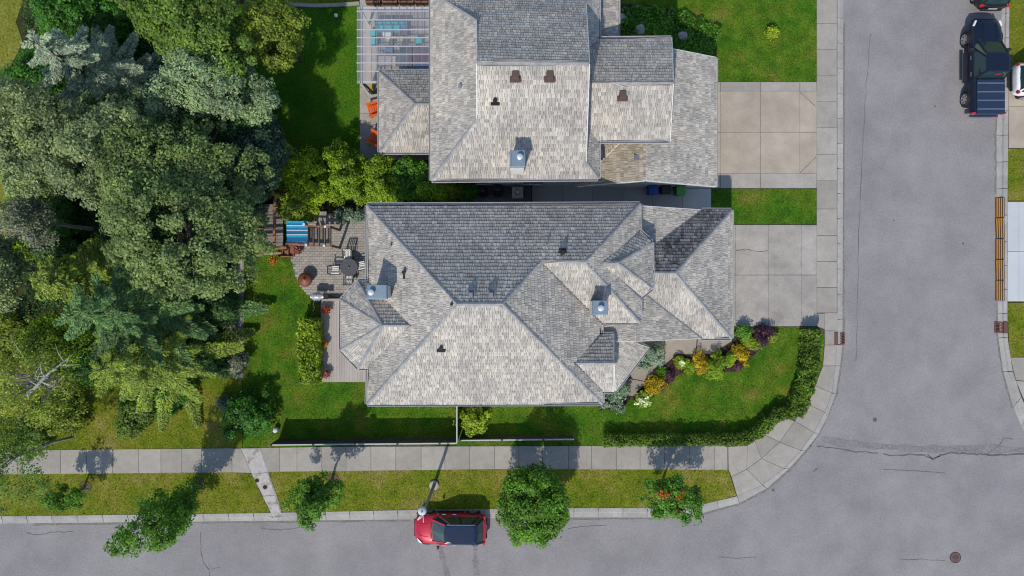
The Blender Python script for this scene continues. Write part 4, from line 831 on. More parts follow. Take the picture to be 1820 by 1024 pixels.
def suv(name, label, loc, rz, L, W, Ht, body, roofm, rails=True):
    root = thing(name, label, 'car', loc, rz); h = L / 2; w2 = W / 2; zb = Ht * .60
    st = [(-h, w2 * .58, w2 * .64, w2 * .52, .34, .72, .86, .02), (-h + .10, w2 * .86, w2 * .92, w2 * .74, .27, .80, zb - .02, .02), (-h + .45, w2 * .94, w2 * .99, w2 * .86, .24, .84, zb + .0, .03), (-h * .45, w2 * .95, w2, w2 * .88, .23, .82, zb - .01, .03), (0, w2 * .95, w2 * .99, w2 * .88, .23, .80, zb - .02, .03),
          (h * .32, w2 * .95, w2, w2 * .87, .23, .80, zb - .03, .04), (h * .55, w2 * .95, w2, w2 * .84, .23, .78, zb - .06, .07), (h * .80, w2 * .92, w2 * .97, w2 * .74, .24, .72, zb - .12, .07), (h - .16, w2 * .76, w2 * .80, w2 * .58, .27, .64, zb - .20, .05), (h, w2 * .46, w2 * .5, w2 * .4, .34, .56, zb - .30, .02)]
    bo = smooth_part(shell(st), 'body', body, root, 2)
    # greenhouse
    bx0, bx1, tx0, tx1 = -h + .16, h * .50, -h + .52, h * .10; bw, tw = w2 * .88, w2 * .66; zr = Ht - .05
    mb = MB(); B_ = [(bx0, -bw * .88, zb - .06), (bx0 + .3, -bw, zb - .06), (bx1 - .45, -bw, zb - .06), (bx1, -bw * .78, zb - .06), (bx1 + .05, 0, zb - .06), (bx1, bw * .78, zb - .06), (bx1 - .45, bw, zb - .06), (bx0 + .3, bw, zb - .06), (bx0, bw * .88, zb - .06), (bx0 - .04, 0, zb - .06)]
    T_ = [(tx0, -tw * .9, zr), (tx0 + .25, -tw, zr), (tx1 - .25, -tw, zr), (tx1, -tw * .85, zr), (tx1 + .06, 0, zr + .01), (tx1, tw * .85, zr), (tx1 - .25, tw, zr), (tx0 + .25, tw, zr), (tx0, tw * .9, zr), (tx0 - .05, 0, zr)]
    frustum(mb, B_, T_); mb.build('windows', CARGLASS, root, local=True)
    rf = MB(); m = len(T_); low = [Vector(p) * 1.0 + Vector((0, 0, -.03)) for p in T_]; ce = Vector(((tx0 + tx1) / 2, 0, 0))
    mid = [Vector((ce.x + (p[0] - ce.x) * 1.02, p[1] * 1.03, zr + .02)) for p in T_]; up_ = [Vector((ce.x + (p[0] - ce.x) * .82, p[1] * .8, zr + .05)) for p in T_]
    frustum(rf, low, mid); rf.f.pop(); frustum(rf, mid, up_); rf.build('roof', roofm, root, local=True, smooth=False, bevel=.01)
    for a, b in ((1, 1), (2, 2), (6, 6), (7, 7), (0, 0), (3, 3), (5, 5), (8, 8)):
        MB().bar(B_[a], T_[b], .075, .05).build('pillar', PLAST if a in (1, 7) else roofm if a in (0, 8) else body, root, local=True)
    for s in (-1, 1):
        MB().bar(((bx0 + bx1) / 2 - .1, s * (bw + .0), zb - .06), ((tx0 + tx1) / 2, s * tw, zr), .08, .05).build('pillar', PLAST, root, local=True)
        if rails: MB().tube([(tx0 + .1, s * tw * .93, zr + .04), (tx0 + .25, s * tw * .95, zr + .10), (tx1 - .3, s * tw * .95, zr + .10), (tx1 - .1, s * tw * .93, zr + .04)], .022, 7).build('roof_rail', CHROME, root, local=True)
        MB().box((bx1 - .38, s * (w2 + .08), zb + .04), (.13, .2, .14), taper=.85).build('wing_mirror', PLAST, root, local=True, bevel=.02)
        hb = MB(); hb.add([(h - .10, s * w2 * .60, zb - .22), (h - .30, s * w2 * .86, zb - .17), (h - .58, s * w2 * .90, zb - .10), (h - .46, s * w2 * .78, zb - .07), (h - .20, s * w2 * .60, zb - .15)], [(0, 1, 2, 3, 4)]); hb.add([Vector(v) - Vector((0, 0, .12)) for v in hb.v], [(4, 3, 2, 1, 0)])
        hb.f += [(i, 5 + i, 5 + (i + 1) % 5, (i + 1) % 5) for i in range(5)]; hb.v = [(h - .36 + (a - h + .36) * .75, b * .97, c + .015) for a, b, c in hb.v]; hb.build('headlight', LAMP_W, root, local=True)
        MB().box((-h + .12, s * w2 * .82, zb - .10), (.16, .20, .16), taper=.8).build('tail_light', LAMP_R, root, local=True, bevel=.02)
        for k in (-.25, .35): MB().box((k, s * (w2 + .005), zb - .12), (.2, .03, .03)).build('door_handle', CHROME, root, local=True)
        for k in (h * .62, -h * .62): wheel(root, k, s * (w2 - .1), .34); MB().tube([(k, s * (w2 - .35), .36), (k, s * (w2 - .012), .36)], .42, 20).build('wheel_arch', PLAST, root, local=True)
        MB().box((0, s * (w2 - .03), .32), (h * .75, .1, .12)).build('sill', PLAST, root, local=True)
    MB().box((h - .03, 0, .46), (.1, w2 * 1.1, .16)).build('grille', PLAST, root, local=True, bevel=.02); MB().box((-h + .02, 0, .48), (.12, w2 * 1.3, .18)).build('bumper', PLAST, root, local=True, bevel=.03)
    MB().bar((bx1 + .02, -bw * .6, zb - .015), (bx1 + .02, bw * .6, zb - .015), .07, .03).build('wiper', PLAST, root, local=True)
    MB().box((-h + .015, 0, .62), (.03, .5, .12)).build('number_plate', TRIM, root, local=True)
    MB().bar((h * .56, -w2 * .45, zb + .0), (h * .86, -w2 * .34, zb - .075), .015, .015).build('bonnet_crease', body, root, local=True); MB().bar((h * .56, w2 * .45, zb + .0), (h * .86, w2 * .34, zb - .075), .015, .015).build('bonnet_crease', body, root, local=True)
    return root
RED = paint('red_paint', (.42, .012, .035)); NAVY = flat('dark_roof_paint', (.008, .020, .052), .3, coat=.15, spec=.12); WHITE = paint('white_paint', (.75, .77, .80), 0); BLACK = paint('black_paint', (.012, .012, .014)); DBLUE = flat('navy_paint', (.009, .015, .032), .3, coat=.3, spec=.12)
c = P(800, 941, .75); suv('parked_car', 'red crossover car with dark blue roof parked at the kerb', (c.x, c.y, 0), math.pi - R(.5), 4.22, 1.80, 1.6, RED, NAVY)
c = P(1872, 141, .8); suv('parked_car', 'white car on the driveway at the right edge', (c.x, c.y, .13), 0, 4.6, 1.95, 1.65, WHITE, WHITE, False)
c = P(1768, -55, .8); suv('parked_car', 'black car with red tail lights cut by the top edge', (c.x, c.y, 0), math.pi / 2, 4.5, 1.85, 1.5, BLACK, BLACK, False)
def pickup(label, loc, rz):
    root = thing('pickup_truck', label, 'truck', loc, rz); L, W = 5.65, 1.86; h = L / 2; w2 = W / 2
    st = [(-h + .12, w2 * .94, w2 * .97, w2 * .92, .48, .85, 1.16, .0), (-h + .3, w2 * .96, w2, w2 * .93, .44, .88, 1.18, .0), (-h * .3, w2 * .96, w2, w2 * .93, .42, .86, 1.18, .0), (-h * .24, w2 * .96, w2, w2 * .93, .40, .86, 1.14, .02), (.2, w2 * .96, w2, w2 * .93, .40, .86, 1.10, .02), (h * .40, w2 * .96, w2, w2 * .90, .40, .86, 1.10, .05),
          (h * .62, w2 * .96, w2, w2 * .84, .42, .84, 1.09, .07), (h * .84, w2 * .93, w2 * .97, w2 * .74, .44, .82, 1.03, .06), (h - .1, w2 * .84, w2 * .88, w2 * .62, .46, .76, .93, .04), (h, w2 * .5, w2 * .54, w2 * .42, .5, .7, .84, .02)]
    smooth_part(shell(st), 'body', DBLUE, root, 2)
    bx0, bx1, tx0, tx1, bw, tw, zb, zr = -h * .26, h * .50, -h * .20, h * .17, w2 * .92, w2 * .72, 1.06, 1.78
    B_ = [(bx0, -bw, zb), (bx1 - .4, -bw, zb), (bx1, -bw * .8, zb), (bx1 + .06, 0, zb), (bx1, bw * .8, zb), (bx1 - .4, bw, zb), (bx0, bw, zb)]
    T_ = [(tx0, -tw, zr), (tx1 - .2, -tw, zr), (tx1, -tw * .88, zr), (tx1 + .05, 0, zr + .01), (tx1, tw * .88, zr), (tx1 - .2, tw, zr), (tx0, tw, zr)]
    frustum(MB(), B_, T_).build('windows', CARGLASS, root, local=True)
    ce = (tx0 + tx1) / 2; mid = [Vector((ce + (p[0] - ce) * 1.03, p[1] * 1.03, zr + .02)) for p in T_]; up_ = [Vector((ce + (p[0] - ce) * .88, p[1] * .86, zr + .055)) for p in T_]
    rf = MB(); frustum(rf, [Vector(p) - Vector((0, 0, .03)) for p in T_], mid); rf.f.pop(); frustum(rf, mid, up_); rf.build('roof', DBLUE, root, local=True, bevel=.01)
    for a in (0, 1, 2, 4, 5, 6): MB().bar(B_[a], T_[a], .09, .06).build('pillar', DBLUE, root, local=True)
    cov = MB(); cov.box((-h * .645, 0, 1.20), (h * .70, W * .86, .06)); cv = cov.build('bed_cover', flat('cover_blue', (.018, .032, .065), .45), root, local=True, bevel=.02)
    for k in range(4): MB().box((-h * .645 + h * .70 * (-.5 + (k + .55) / 4), 0, 1.236), (.07, W * .84, .018)).build('cover_batten', flat('batten_grey', (.10, .13, .19), .5), cv, local=True)
    for s in (-1, 1):
        for k in (h * .62, -h * .62):
            MB().tube([(k, s * (w2 - .35), .42), (k, s * (w2 - .006), .42)], .49, 22).build('wheel_arch', PLAST, root, local=True); wheel(root, k, s * (w2 - .055), .40, .27)
        MB().bar((bx0 + .1, s * (bw * .5 + tw * .5 + .03), (zb + zr) / 2 - .02), (bx0 + .1, s * (bw * .5 + tw * .5 + .03), (zb + zr) / 2 + .02), .05, .6).build('pillar', PLAST, root, local=True)
        rb = MB().box((.08, s * (w2 + .10), .40), (1.75, .20, .05)).build('running_board', PLAST, root, local=True); MB().box((.08, s * (w2 + .185), .43), (1.75, .03, .035)).build('chrome_edge', CHROME, rb, local=True)
        for k in (-.45, .5): MB().box((k, s * (w2 + .012), .93), (.24, .045, .05)).build('door_handle', CHROME, root, local=True)
        for k in (-.72, .02, .95): MB().box((k, s * (w2 + .002), .82), (.012, .012, .52)).build('door_seam', PLAST, root, local=True)
        MB().box((h * .32, s * (w2 + .13), 1.14), (.16, .26, .2), taper=.85).build('wing_mirror', PLAST, root, local=True, bevel=.025)
        MB().box((-h + .10, s * (w2 - .06), .98), (.12, .16, .32)).build('tail_light', LAMP_R, root, local=True, bevel=.02)
        MB().box((h - .32, s * w2 * .80, .92), (.34, .10, .12), rz=-s * .42).build('headlight', LAMP_W, root, local=True, bevel=.03)
    MB().box((-h + .02, 0, .55), (.18, W * .93, .16)).build('rear_bumper', CHROME, root, local=True, bevel=.03); MB().box((-h + .09, 0, .92), (.06, W * .8, .5)).build('tailgate', DBLUE, root, local=True, bevel=.02)
    MB().box((h - .04, 0, .62), (.12, W * .7, .3)).build('grille', PLAST, root, local=True, bevel=.03); MB().box((-h * .25, 0, 1.74), (.05, .3, .05)).build('brake_lamp', LAMP_R, root, local=True)
    for s in (-1, 1): MB().bar((h * .55, s * .42, 1.155), (h * .86, s * .36, 1.085), .02, .02).build('bonnet_crease', DBLUE, root, local=True)
    MB().bar((bx1 + .05, -.7, zb + .05), (bx1 + .05, .7, zb + .05), .1, .03).build('wiper', PLAST, root, local=True)
pickup('dark navy pickup truck with covered bed on the right street side', (27.52, 12.82, 0), math.pi / 2)

# ------------------------------------------------------------------ street furniture
t = thing('street_lamp', 'grey street lamp leaning over the front of the red car', 'street lamp', P(772, 861, .1))
b = P(772, 861); hd = P(750, 909, 5.6); MB().lathe((b.x, b.y, .08), [(.28, 0), (.28, .14), (.22, .18)], 20).build('footing', CONC, t)
MB().tube([(b.x, b.y, .2), (b.x, b.y, 3.0), (b.x, b.y, 5.3)], [.10, .08, .06], 12).build('pole', GREYM, t, smooth=True)
MB().tube([(b.x, b.y, 5.25), (b.x * .6 + hd.x * .4, b.y * .6 + hd.y * .4, 5.55), (hd.x, hd.y, 5.6)], [.05, .04, .035], 8).build('arm', GREYM, t)
hdm = MB().lathe((hd.x, hd.y, 5.42), [(.20, 0), (.23, .1), (.21, .2), (.12, .27)], 20).build('lamp_head', flat('lamp_head_grey', (.48, .50, .52), .4), t, smooth=True)
MB().lathe((hd.x, hd.y, 5.69), [(.05, 0), (.05, .08)], 10).build('photocell', GREYM, hdm)
for dx, dy in ((.06, -.62), (.02, .58)): MB().bar((hd.x + dx * .3, hd.y, 5.5), (hd.x + dx, hd.y + dy, 5.45), .03, .03).build('bracket', GREYM, t)
o = thing('manhole_cover', 'round reddish brown manhole cover in the lower right street', 'manhole', P(1698, 991))
MB().lathe(P(1698, 991, .0), [(.34, .004), (.33, .012), (.30, .013)], 28).build('rim', flat('iron_dark', (.05, .035, .035), .7), o); MB().lathe(P(1698, 991, .0), [(.29, .006), (.285, .016)], 28).build('lid', flat('iron_rust', (.15, .085, .085), .75), o)
for k in range(-3, 4): MB().box(P(1698, 991) + Vector((0, k * .07, .019)), (.44 - abs(k) * .06, .02, .008)).build('rib', flat('iron_dark', (.05, .035, .035), .7), o)
IRON = flat('iron_rust2', (.13, .065, .05), .75)
def drain(label, px, py, wd, dp, back=None):
    o = thing('storm_drain', label, 'drain', P(px, py)); c = P(px, py, 0); z = .03
    for s in (-1, 1): MB().box((c.x + s * wd / 2, c.y, z), (.05, dp, .05)).build('frame', IRON, o); MB().box((c.x, c.y + s * dp / 2, z), (wd, .05, .048)).build('frame', IRON, o)
    MB().box((c.x, c.y, .012), (wd, dp, .012)).build('sump', flat('black_void', (.02, .012, .01), .9), o)
    k = int(dp / .085)
    for i in range(k): MB().box((c.x, c.y + dp * (-.5 + (i + .5) / k), z - .002), (wd, .035, .04)).build('grate_bar', IRON, o)
    if back: MB().box((c.x + back * (wd / 2 + .12), c.y, .1), (.2, dp * 1.15, .16)).build('kerb_inlet', IRON, o, bevel=.01)
drain('rusty storm drain at the corner sidewalk kerb', 1494, 602, .42, .65, -1); drain('rusty storm drain below the orange ramps', 1774, 582, .42, .60, 1)
RUB = flat('ramp_orange', (.50, .21, .025), .6); RUBB = flat('ramp_black', (.02, .018, .018), .8)
for i, (lb, y0, y1, dx) in enumerate([('topmost', 351, 387, 0), ('second', 387, 424, -.7), ('middle', 424, 461, 0), ('fourth', 461, 498, -.4), ('lowest', 498, 535, 0)]):
    a = P(1777.5 + dx, y0 + .5, .1); b_ = P(1777.5 + dx * -1, y1 - .5, .1); cx, cy = (a.x + b_.x) / 2, (a.y + b_.y) / 2; rz = math.atan2(b_.x - a.x, a.y - b_.y) * .9
    o = thing('kerb_ramp', 'orange and black striped kerb ramp, %s of the five' % lb, 'ramp', (cx, cy, .02), rz, 'striped kerb ramps'); l = a.y - b_.y
    MB().add([(-.22, -l / 2, 0), (.22, -l / 2, 0), (.22, l / 2, 0), (-.22, l / 2, 0), (-.20, -l / 2, .03), (.22, -l / 2, .15), (.22, l / 2, .15), (-.20, l / 2, .03)], [(3, 2, 1, 0), (4, 5, 6, 7), (0, 1, 5, 4), (1, 2, 6, 5), (2, 3, 7, 6), (3, 0, 4, 7)]).build('ramp_block', RUBB, o, local=True)
    for k in range(4):
        x = -.155 + k * .105; z = .03 + (x + .20) / .42 * .12 + .006; q = MB().bar((x, -l / 2 + .015, z), (x, l / 2 - .015, z), .062, .012); q.build('stripe', RUB, o, local=True)

# ------------------------------------------------------------------ fences
FEN = flat('fence_dark', (.055, .055, .062), .7); FENL = flat('fence_cap', (.40, .40, .41), .6)
def fence(label, pts, h, board=.14, cap=.07, mat=FEN, z=.1):
    q = [P(x, y, h) for x, y in pts]; root = thing('fence', label, 'fence', (q[0].x, q[0].y, z))
    for a, b in zip(q[:-1], q[1:]):
        a = Vector((a.x, a.y, 0)); b = Vector((b.x, b.y, 0)); L = (b - a).length; d = (b - a).normalized(); k = max(1, int(L / board))
        MB().bar(a + Vector((0, 0, h)), b + Vector((0, 0, h)), cap, .05).build('cap_rail', FENL, root); MB().bar(a + Vector((0, 0, .35)), b + Vector((0, 0, .35)), .05, .09).build('rail', mat, root)
        for i in range(k): p_ = a + d * (L * (i + .5) / k); MB().bar(p_ + Vector((0, 0, z)), p_ + Vector((0, 0, h - .02)), .022, L / k - .01, up=d).build('board', mat, root)
        for i in range(int(L / 2.4) + 1): p_ = a + d * min(L, i * 2.4); MB().box((p_.x, p_.y, h / 2 + .06), (.1, .1, h + .1)).build('post', mat, root)
fence('dark board fence between back lawn and sidewalk', [(482, 791), (812, 788)], 1.5)
fence('short fence section running from the house to the sidewalk', [(812, 720), (812, 787)], 1.5)
fence('low dark fence along the front lawn beside the sidewalk', [(818, 783), (1020, 781)], 1.0)
o = meta(MB().lathe(P(492, 763, .1), [(.14, 0), (.16, .3), (.10, .36)], 14).build('garden_ball', flat('ball_grey', (.5, .5, .52), .5), smooth=True), 'small pale garden lamp at the back lawn corner', 'lamp')
meta(MB().lathe(P(598, 29, .1), [(.05, 0), (.11, .06), (.12, .13), (.05, .22)], 14).build('ball', flat('ball_white', (.75, .74, .68), .5), smooth=True), 'white ball on the shady upper lawn', 'ball')

# ------------------------------------------------------------------ passage between the houses
def bin_(label, px, py, col):
    c = P(px, py, 1.0); m = flat('bin_' + label.split()[0], col, .5); o = thing('wheelie_bin', label, 'bin', (c.x, c.y, .11))
    mb = MB().box((c.x, c.y, .60), (.50, .58, .9)); mb.v = [(x, y, z) if z > .5 else (c.x + (x - c.x) * .85, c.y + (y - c.y) * .82, z) for x, y, z in mb.v]; mb.build('body', m, o, bevel=.03)
    MB().box((c.x, c.y - .02, 1.085), (.56, .66, .07), taper=.92).build('lid', m, o, bevel=.025); MB().bar((c.x - .24, c.y + .34, 1.03), (c.x + .24, c.y + .34, 1.03), .035, .035).build('handle', m, o)
    for s in (-1, 1): MB().box((c.x + s * .13, c.y + .2, 1.125), (.12, .05, .02)).build('lid_grip', flat('grip_dark', (.02, .03, .03), .6), o); MB().tube([(c.x + s * .2, c.y + .26, .22), (c.x + s * .27, c.y + .26, .22)], .11, 12).build('wheel', TYRE, o)
bin_('blue wheeled bin in the passage between the houses', 1161, 336, (.012, .065, .30)); bin_('black wheeled bin between the blue and the green one', 1184, 335, (.02, .02, .025)); bin_('green wheeled bin in the passage between the houses', 1210, 337, (.05, .20, .06))
c = P(920, 342, .8); o = thing('air_conditioner', 'square pale air conditioner with round fan in the passage', 'air conditioner', (c.x, c.y, .12))
MB().box((c.x, c.y, .5), (.66, .66, .72)).build('housing', flat('ac_grey', (.42, .41, .39), .5), o, bevel=.04); MB().lathe((c.x, c.y, .862), [(.26, 0), (.25, .012)], 24).build('fan_opening', flat('ac_dark', (.07, .07, .075), .6), o)
for r in (.25, .19, .13): mb = MB(); mb.tube([(c.x + r * math.cos(a * .2618), c.y + r * math.sin(a * .2618), .885) for a in range(25)], .012, 5, False); mb.build('guard_ring', GALV_L, o)
MB().lathe((c.x, c.y, .875), [(.07, 0), (.06, .03)], 14).build('hub', GALV_L, o)
for k in range(5): a = k * 1.2566; MB().bar((c.x + .06 * math.cos(a), c.y + .06 * math.sin(a), .875), (c.x + .22 * math.cos(a), c.y + .22 * math.sin(a), .878), .09, .008).build('fan_blade', GREYM, o)
for lb, px, py, r, hh in [('dark round tub nearest the shrubs in the passage', 857, 340, .34, .8), ('dark round tub beside the air conditioner', 885, 338, .38, .9)]:
    c = P(px, py, hh); o = thing('rain_barrel', lb, 'barrel', (c.x, c.y, .12)); MB().lathe((c.x, c.y, .12), [(r * .8, 0), (r, .3), (r, .6), (r * .95, hh - .12), (r * .85, hh - .12), (r * .8, hh - .3)], 22).build('barrel', flat('tub_dark', (.03, .032, .038), .5), o, smooth=True)
    MB().lathe((c.x, c.y, hh - .3), [(r * .79, 0), (r * .5, .05), (.08, .06)], 18).build('content', flat('tub_soil', (.06, .05, .045), .8), o); MB().box((c.x + .03, c.y + .04, hh - .2), (.16, .07, .05)).build('handle', flat('tub_handle', (.22, .14, .09), .6), o)
o = thing('screen', 'thin dark screen beside the air conditioner', 'screen', P(945, 345)); a, b = P(945, 326, .9), P(945, 357, .9)
for s in (a, b): MB().box((s.x, s.y, .5), (.07, .07, .9)).build('post', BLACKM, o)
MB().bar((a.x, a.y, .55), (b.x, b.y, .55), .04, .7).build('panel', BLACKM, o)

# ------------------------------------------------------------------ garden of the central house
o = thing('timber_deck', 'weathered grey timber platform under the big tree', 'deck', P(470, 400))
for i in range(12):
    y = 366 + i * 6.2; a, b = P(440, y, .45), P(503, y, .45); MB().box(((a.x + b.x) / 2, a.y, .42), (b.x - a.x, .185, .05)).build('plank', WOOD_G, o)
MB().box(P(471, 400, .2), (1.9, 2.2, .36)).build('frame', WOOD_B, o)
def pergola_frame(): pass
pg = thing('pergola', 'brown timber pergola over the weathered platform', 'pergola', P(470, 405))
for x, y in ((488, 362), (488, 440), (432, 440), (432, 362)):
    q = P(x, y, 2.3); MB().box((q.x, q.y, 1.2), (.13, .13, 2.3)).build('post', WOOD_B, pg)
MB().bar(P(489, 355, 2.35), P(487, 444, 2.35), .12, .15).build('beam', WOOD_B, pg); MB().bar(P(420, 446, 2.3), P(510, 441, 2.3), .10, .15).build('beam', WOOD_B, pg); MB().bar(P(418, 455, 2.2), P(500, 450, 2.2), .10, .14).build('beam', flat('timber_tan', (.30, .20, .12), .8), pg)
for y in (369, 382, 407, 420, 433): MB().bar(P(444, y, 2.45), P(494, y, 2.45), .05, .12).build('rafter', WOOD_B, pg)
for x, y, hh in ((483, 449, 2.35), (500, 434, 2.4)): MB().box(P(x, y, hh), (.15, .15, .1)).build('post_cap', GALV, pg)
AW = [flat('awning_' + str(i), c_, .8) for i, c_ in enumerate([(.012, .15, .33), (.02, .30, .45), (.62, .68, .72), (.008, .10, .27)])]
sp = thing('swing_canopy', 'blue and white striped awning on timber frame', 'awning', P(545, 415))
y = 393.0; k = 0
for hgt, ci in [(4, 1), (3.5, 0), (1.2, 2), (3.5, 1), (3.5, 0), (1.2, 2), (3.5, 0), (3.2, 3), (1.2, 2), (3.5, 1), (3, 0), (3.4, 3), (3.4, 0), (1.6, 2)]:
    a, b = P(509, y, 2.05), P(547, y + hgt, 2.05); sg = .05 * math.sin((y - 393) / 40 * 3.14)
    MB().box(((a.x + b.x) / 2, (a.y + b.y) / 2, 2.05 - sg), (b.x - a.x, a.y - b.y - .001, .025)).build('fabric_stripe', AW[ci], sp); y += hgt
MB().bar(P(508, 434, 2.1), P(590, 438, 2.1), .10, .14).build('beam', WOOD_B, sp); MB().bar(P(541, 401, 2.1), P(588, 404, 2.1), .09, .14).build('beam', WOOD_B, sp)
for x in (548, 558, 568, 578, 588): MB().bar(P(x, 404, 2.12), P(x, 437, 2.12), .05, .10).build('rafter', flat('timber_dark', (.05, .025, .018), .8), sp)
for x in (553, 563, 573, 583): a, b = P(x - 3.6, 405, 1.7), P(x + 3.6, 436, 1.7); MB().box(((a.x + b.x) / 2, (a.y + b.y) / 2, 1.75), (b.x - a.x, a.y - b.y, .02)).build('slat_panel', WOOD_G, sp)
for x, y in ((510, 434), (588, 437), (588, 404), (543, 401)): q = P(x, y, 2.1); MB().box((q.x, q.y, 1.05), (.12, .12, 2.05)).build('post', WOOD_B, sp)
for x, y in ((544, 436), (576, 437), (578, 403), (540, 399)): MB().box(P(x, y, 2.2), (.13, .13, .06)).build('post_cap', flat('cap_pale', (.55, .60, .66), .5), sp)
o = thing('leaning_panel', 'grey plank gate leaning against the shrubs behind the awning', 'gate', P(572, 390))
for i in range(4): MB().bar(P(566 + i * 3.6, 402, 1.0), P(570 + i * 3, 376, 1.5), .10, .03).build('plank', WOOD_G, o)
o = thing('garden_steps', 'small brown timber steps below the awning', 'steps', P(508, 448))
for i in range(3): MB().box(P(500 + i * 9, 447, .35 - i * .1), (.2, .55, .06)).build('tread', WOOD_B, o); MB().box(P(504 + i * 9, 447, .2), (.05, .55, .3 - i * .05)).build('riser', WOOD_B, o)
for s in (438, 456): MB().bar(P(496, s, .45), P(522, s, .2), .05, .2).build('stringer', WOOD_B, o)
# table and chairs
c = P(620, 475, .74); o = thing('patio_table', 'round dark grey table with centre pole hole on the patio', 'table', (c.x, c.y, .115))
TB = flat('table_dark', (.075, .08, .09), .45); MB().lathe((c.x, c.y, .70), [(.50, 0), (.52, .02), (.50, .045)], 32).build('table_top', TB, o, smooth=False); MB().lathe((c.x, c.y, .12), [(.28, 0), (.26, .05), (.04, .07), (.04, .58)], 18).build('pedestal', BLACKM, o)
MB().lathe((c.x, c.y, .745), [(.07, 0), (.06, .05)], 14).build('parasol_collar', BLACKM, o); MB().lathe((c.x + .02, c.y - .03, .795), [(.025, 0), (.025, .05)], 10).build('finial', GALV_L, o)
def chair(label, px, py, rz):
    c = P(px, py, .6); o = thing('patio_chair', label, 'chair', (c.x, c.y, .115), rz, 'slatted patio chairs'); wm = flat('chair_white', (.68, .68, .66), .5)
    for i in range(5): MB().box((-.20 + i * .10, 0, .42), (.062, .44, .025)).build('seat_slat', wm, o, local=True)
    for s in (-1, 1):
        for yy in (-.2, .22): MB().bar((s * .25, yy, 0), (s * .25, yy + (.06 if yy > 0 else 0), .42 if yy < 0 else .85), .035, .035).build('leg', BLACKM, o, local=True)
        MB().bar((s * .26, -.22, .62), (s * .26, .24, .64), .045, .03).build('armrest', BLACKM, o, local=True); MB().bar((s * .245, -.22, .40), (s * .245, .22, .40), .03, .04).build('seat_rail', BLACKM, o, local=True)
    for i in range(5): MB().bar((-.20 + i * .10, .23, .46), (-.20 + i * .10, .32, .86), .055, .02, up=Vector((0, 1, .3))).build('back_slat', wm, o, local=True)
    MB().bar((-.25, .32, .86), (.25, .32, .86), .04, .04).build('back_rail', BLACKM, o, local=True); MB().bar((-.25, -.23, .40), (.25, -.23, .40), .03, .04).build('seat_rail', BLACKM, o, local=True)
chair('white slatted chair above the round patio table', 618, 453, 0); chair('white slatted chair left of the round patio table', 595, 480, math.pi / 2); chair('white slatted chair right of the round patio table', 642, 472, -math.pi / 2 + .2); chair('white slatted chair below the round patio table', 620, 497, math.pi)
c = P(541, 497, .8); o = thing('chiminea', 'round copper fire bowl with conical lid at the patio edge', 'fire pit', (c.x, c.y, .115)); CP = flat('copper', (.22, .085, .055), .5, metallic=.3)
MB().lathe((c.x, c.y, .35), [(.2, 0), (.38, .18), (.42, .3), (.30, .42), (.10, .52), (.07, .54)], 26).build('lid', CP, o, smooth=True); MB().lathe((c.x, c.y, .87), [(.06, 0), (.07, .1), (.04, .12)], 14).build('chimney_stub', CP, o)
for k in range(3): a = k * 2.094; MB().bar((c.x + .3 * math.cos(a), c.y + .3 * math.sin(a), .1), (c.x + .2 * math.cos(a), c.y + .2 * math.sin(a), .45), .05, .05).build('leg', BLACKM, o)
c = P(564, 527, .7); o = thing('barbecue', 'pale silver barbecue beside the deck and patio edge', 'barbecue', (c.x, c.y, .115)); q = MB()
q.tube([(c.x - .34, c.y, .72), (c.x - .2, c.y, .78), (c.x + .2, c.y, .78), (c.x + .34, c.y, .72)], [.1, .2, .2, .1], 14); q.build('hood', flat('bbq_silver', (.50, .49, .56), .3, metallic=.4), o, smooth=True)
for sx in (-.22, .22):
    for sy in (-.14, .14): MB().bar((c.x + sx, c.y + sy, .11), (c.x + sx, c.y + sy, .7), .04, .04).build('leg', BLACKM, o)
MB().box((c.x + .5, c.y + .02, .72), (.28, .36, .03)).build('side_shelf', BLACKM, o); MB().bar((c.x - .2, c.y - .24, .82), (c.x + .2, c.y - .24, .82), .03, .03).build('handle', CHROME, o)
o = MB().tube([P(560, 532, .14), P(557, 540, .14), P(559, 548, .14), P(556, 553, .14)], .022, 6).build('garden_hose', flat('hose_pale', (.55, .58, .52), .5)); meta(o, 'pale garden hose on the lawn beside the deck', 'hose')
def pot(label, px, py, fl, r=.19, z=.36, hang=False):
    hh = z + .32; c = P(px, py, hh); o = thing('flower_pot', label, 'flower pot', (c.x, c.y, z)); rr = np.random.default_rng(int(px * 7 + py))
    MB().lathe((c.x, c.y, z), [(r * .65, 0), (r * .9, .26), (r * .95, .28), (r * .8, .28), (r * .75, .2)], 18).build('pot', flat('terracotta', (.20, .09, .06), .8), o)
    C = np.array([c.x, c.y, z + .34]) + rr.normal(size=(260, 3)) * [r * .55, r * .55, .07]; link('foliage', npmesh('foliage', leaves(C, rr.normal(size=C.shape) + [0, 0, 1], .09, .06), LF['rowan']), o)
    C = np.array([c.x, c.y, z + .40]) + rr.normal(size=(170, 3)) * [r * .55, r * .55, .05]; link('flowers', npmesh('flowers', leaves(C, rr.normal(size=C.shape) * .5 + [0, 0, 1], .08, .07), LF[fl]), o)
pot('pot of red flowers at the top of the deck', 580, 551, 'red'); pot('pot of orange flowers in the middle of the deck', 577, 612, 'orange', .14); pot('pot of pink flowers at the bottom of the deck', 580, 665, 'pink'); pot('pink flower pot beside the timber steps', 529, 446, 'pink', .16, .12); pot('orange and white flower pot below the pergola post', 486, 462, 'orange', .17, .5); pot('small yellow flower pot at the garden path', 418, 461, 'gold' if 'gold' in LF else 'orange', .17, .12)

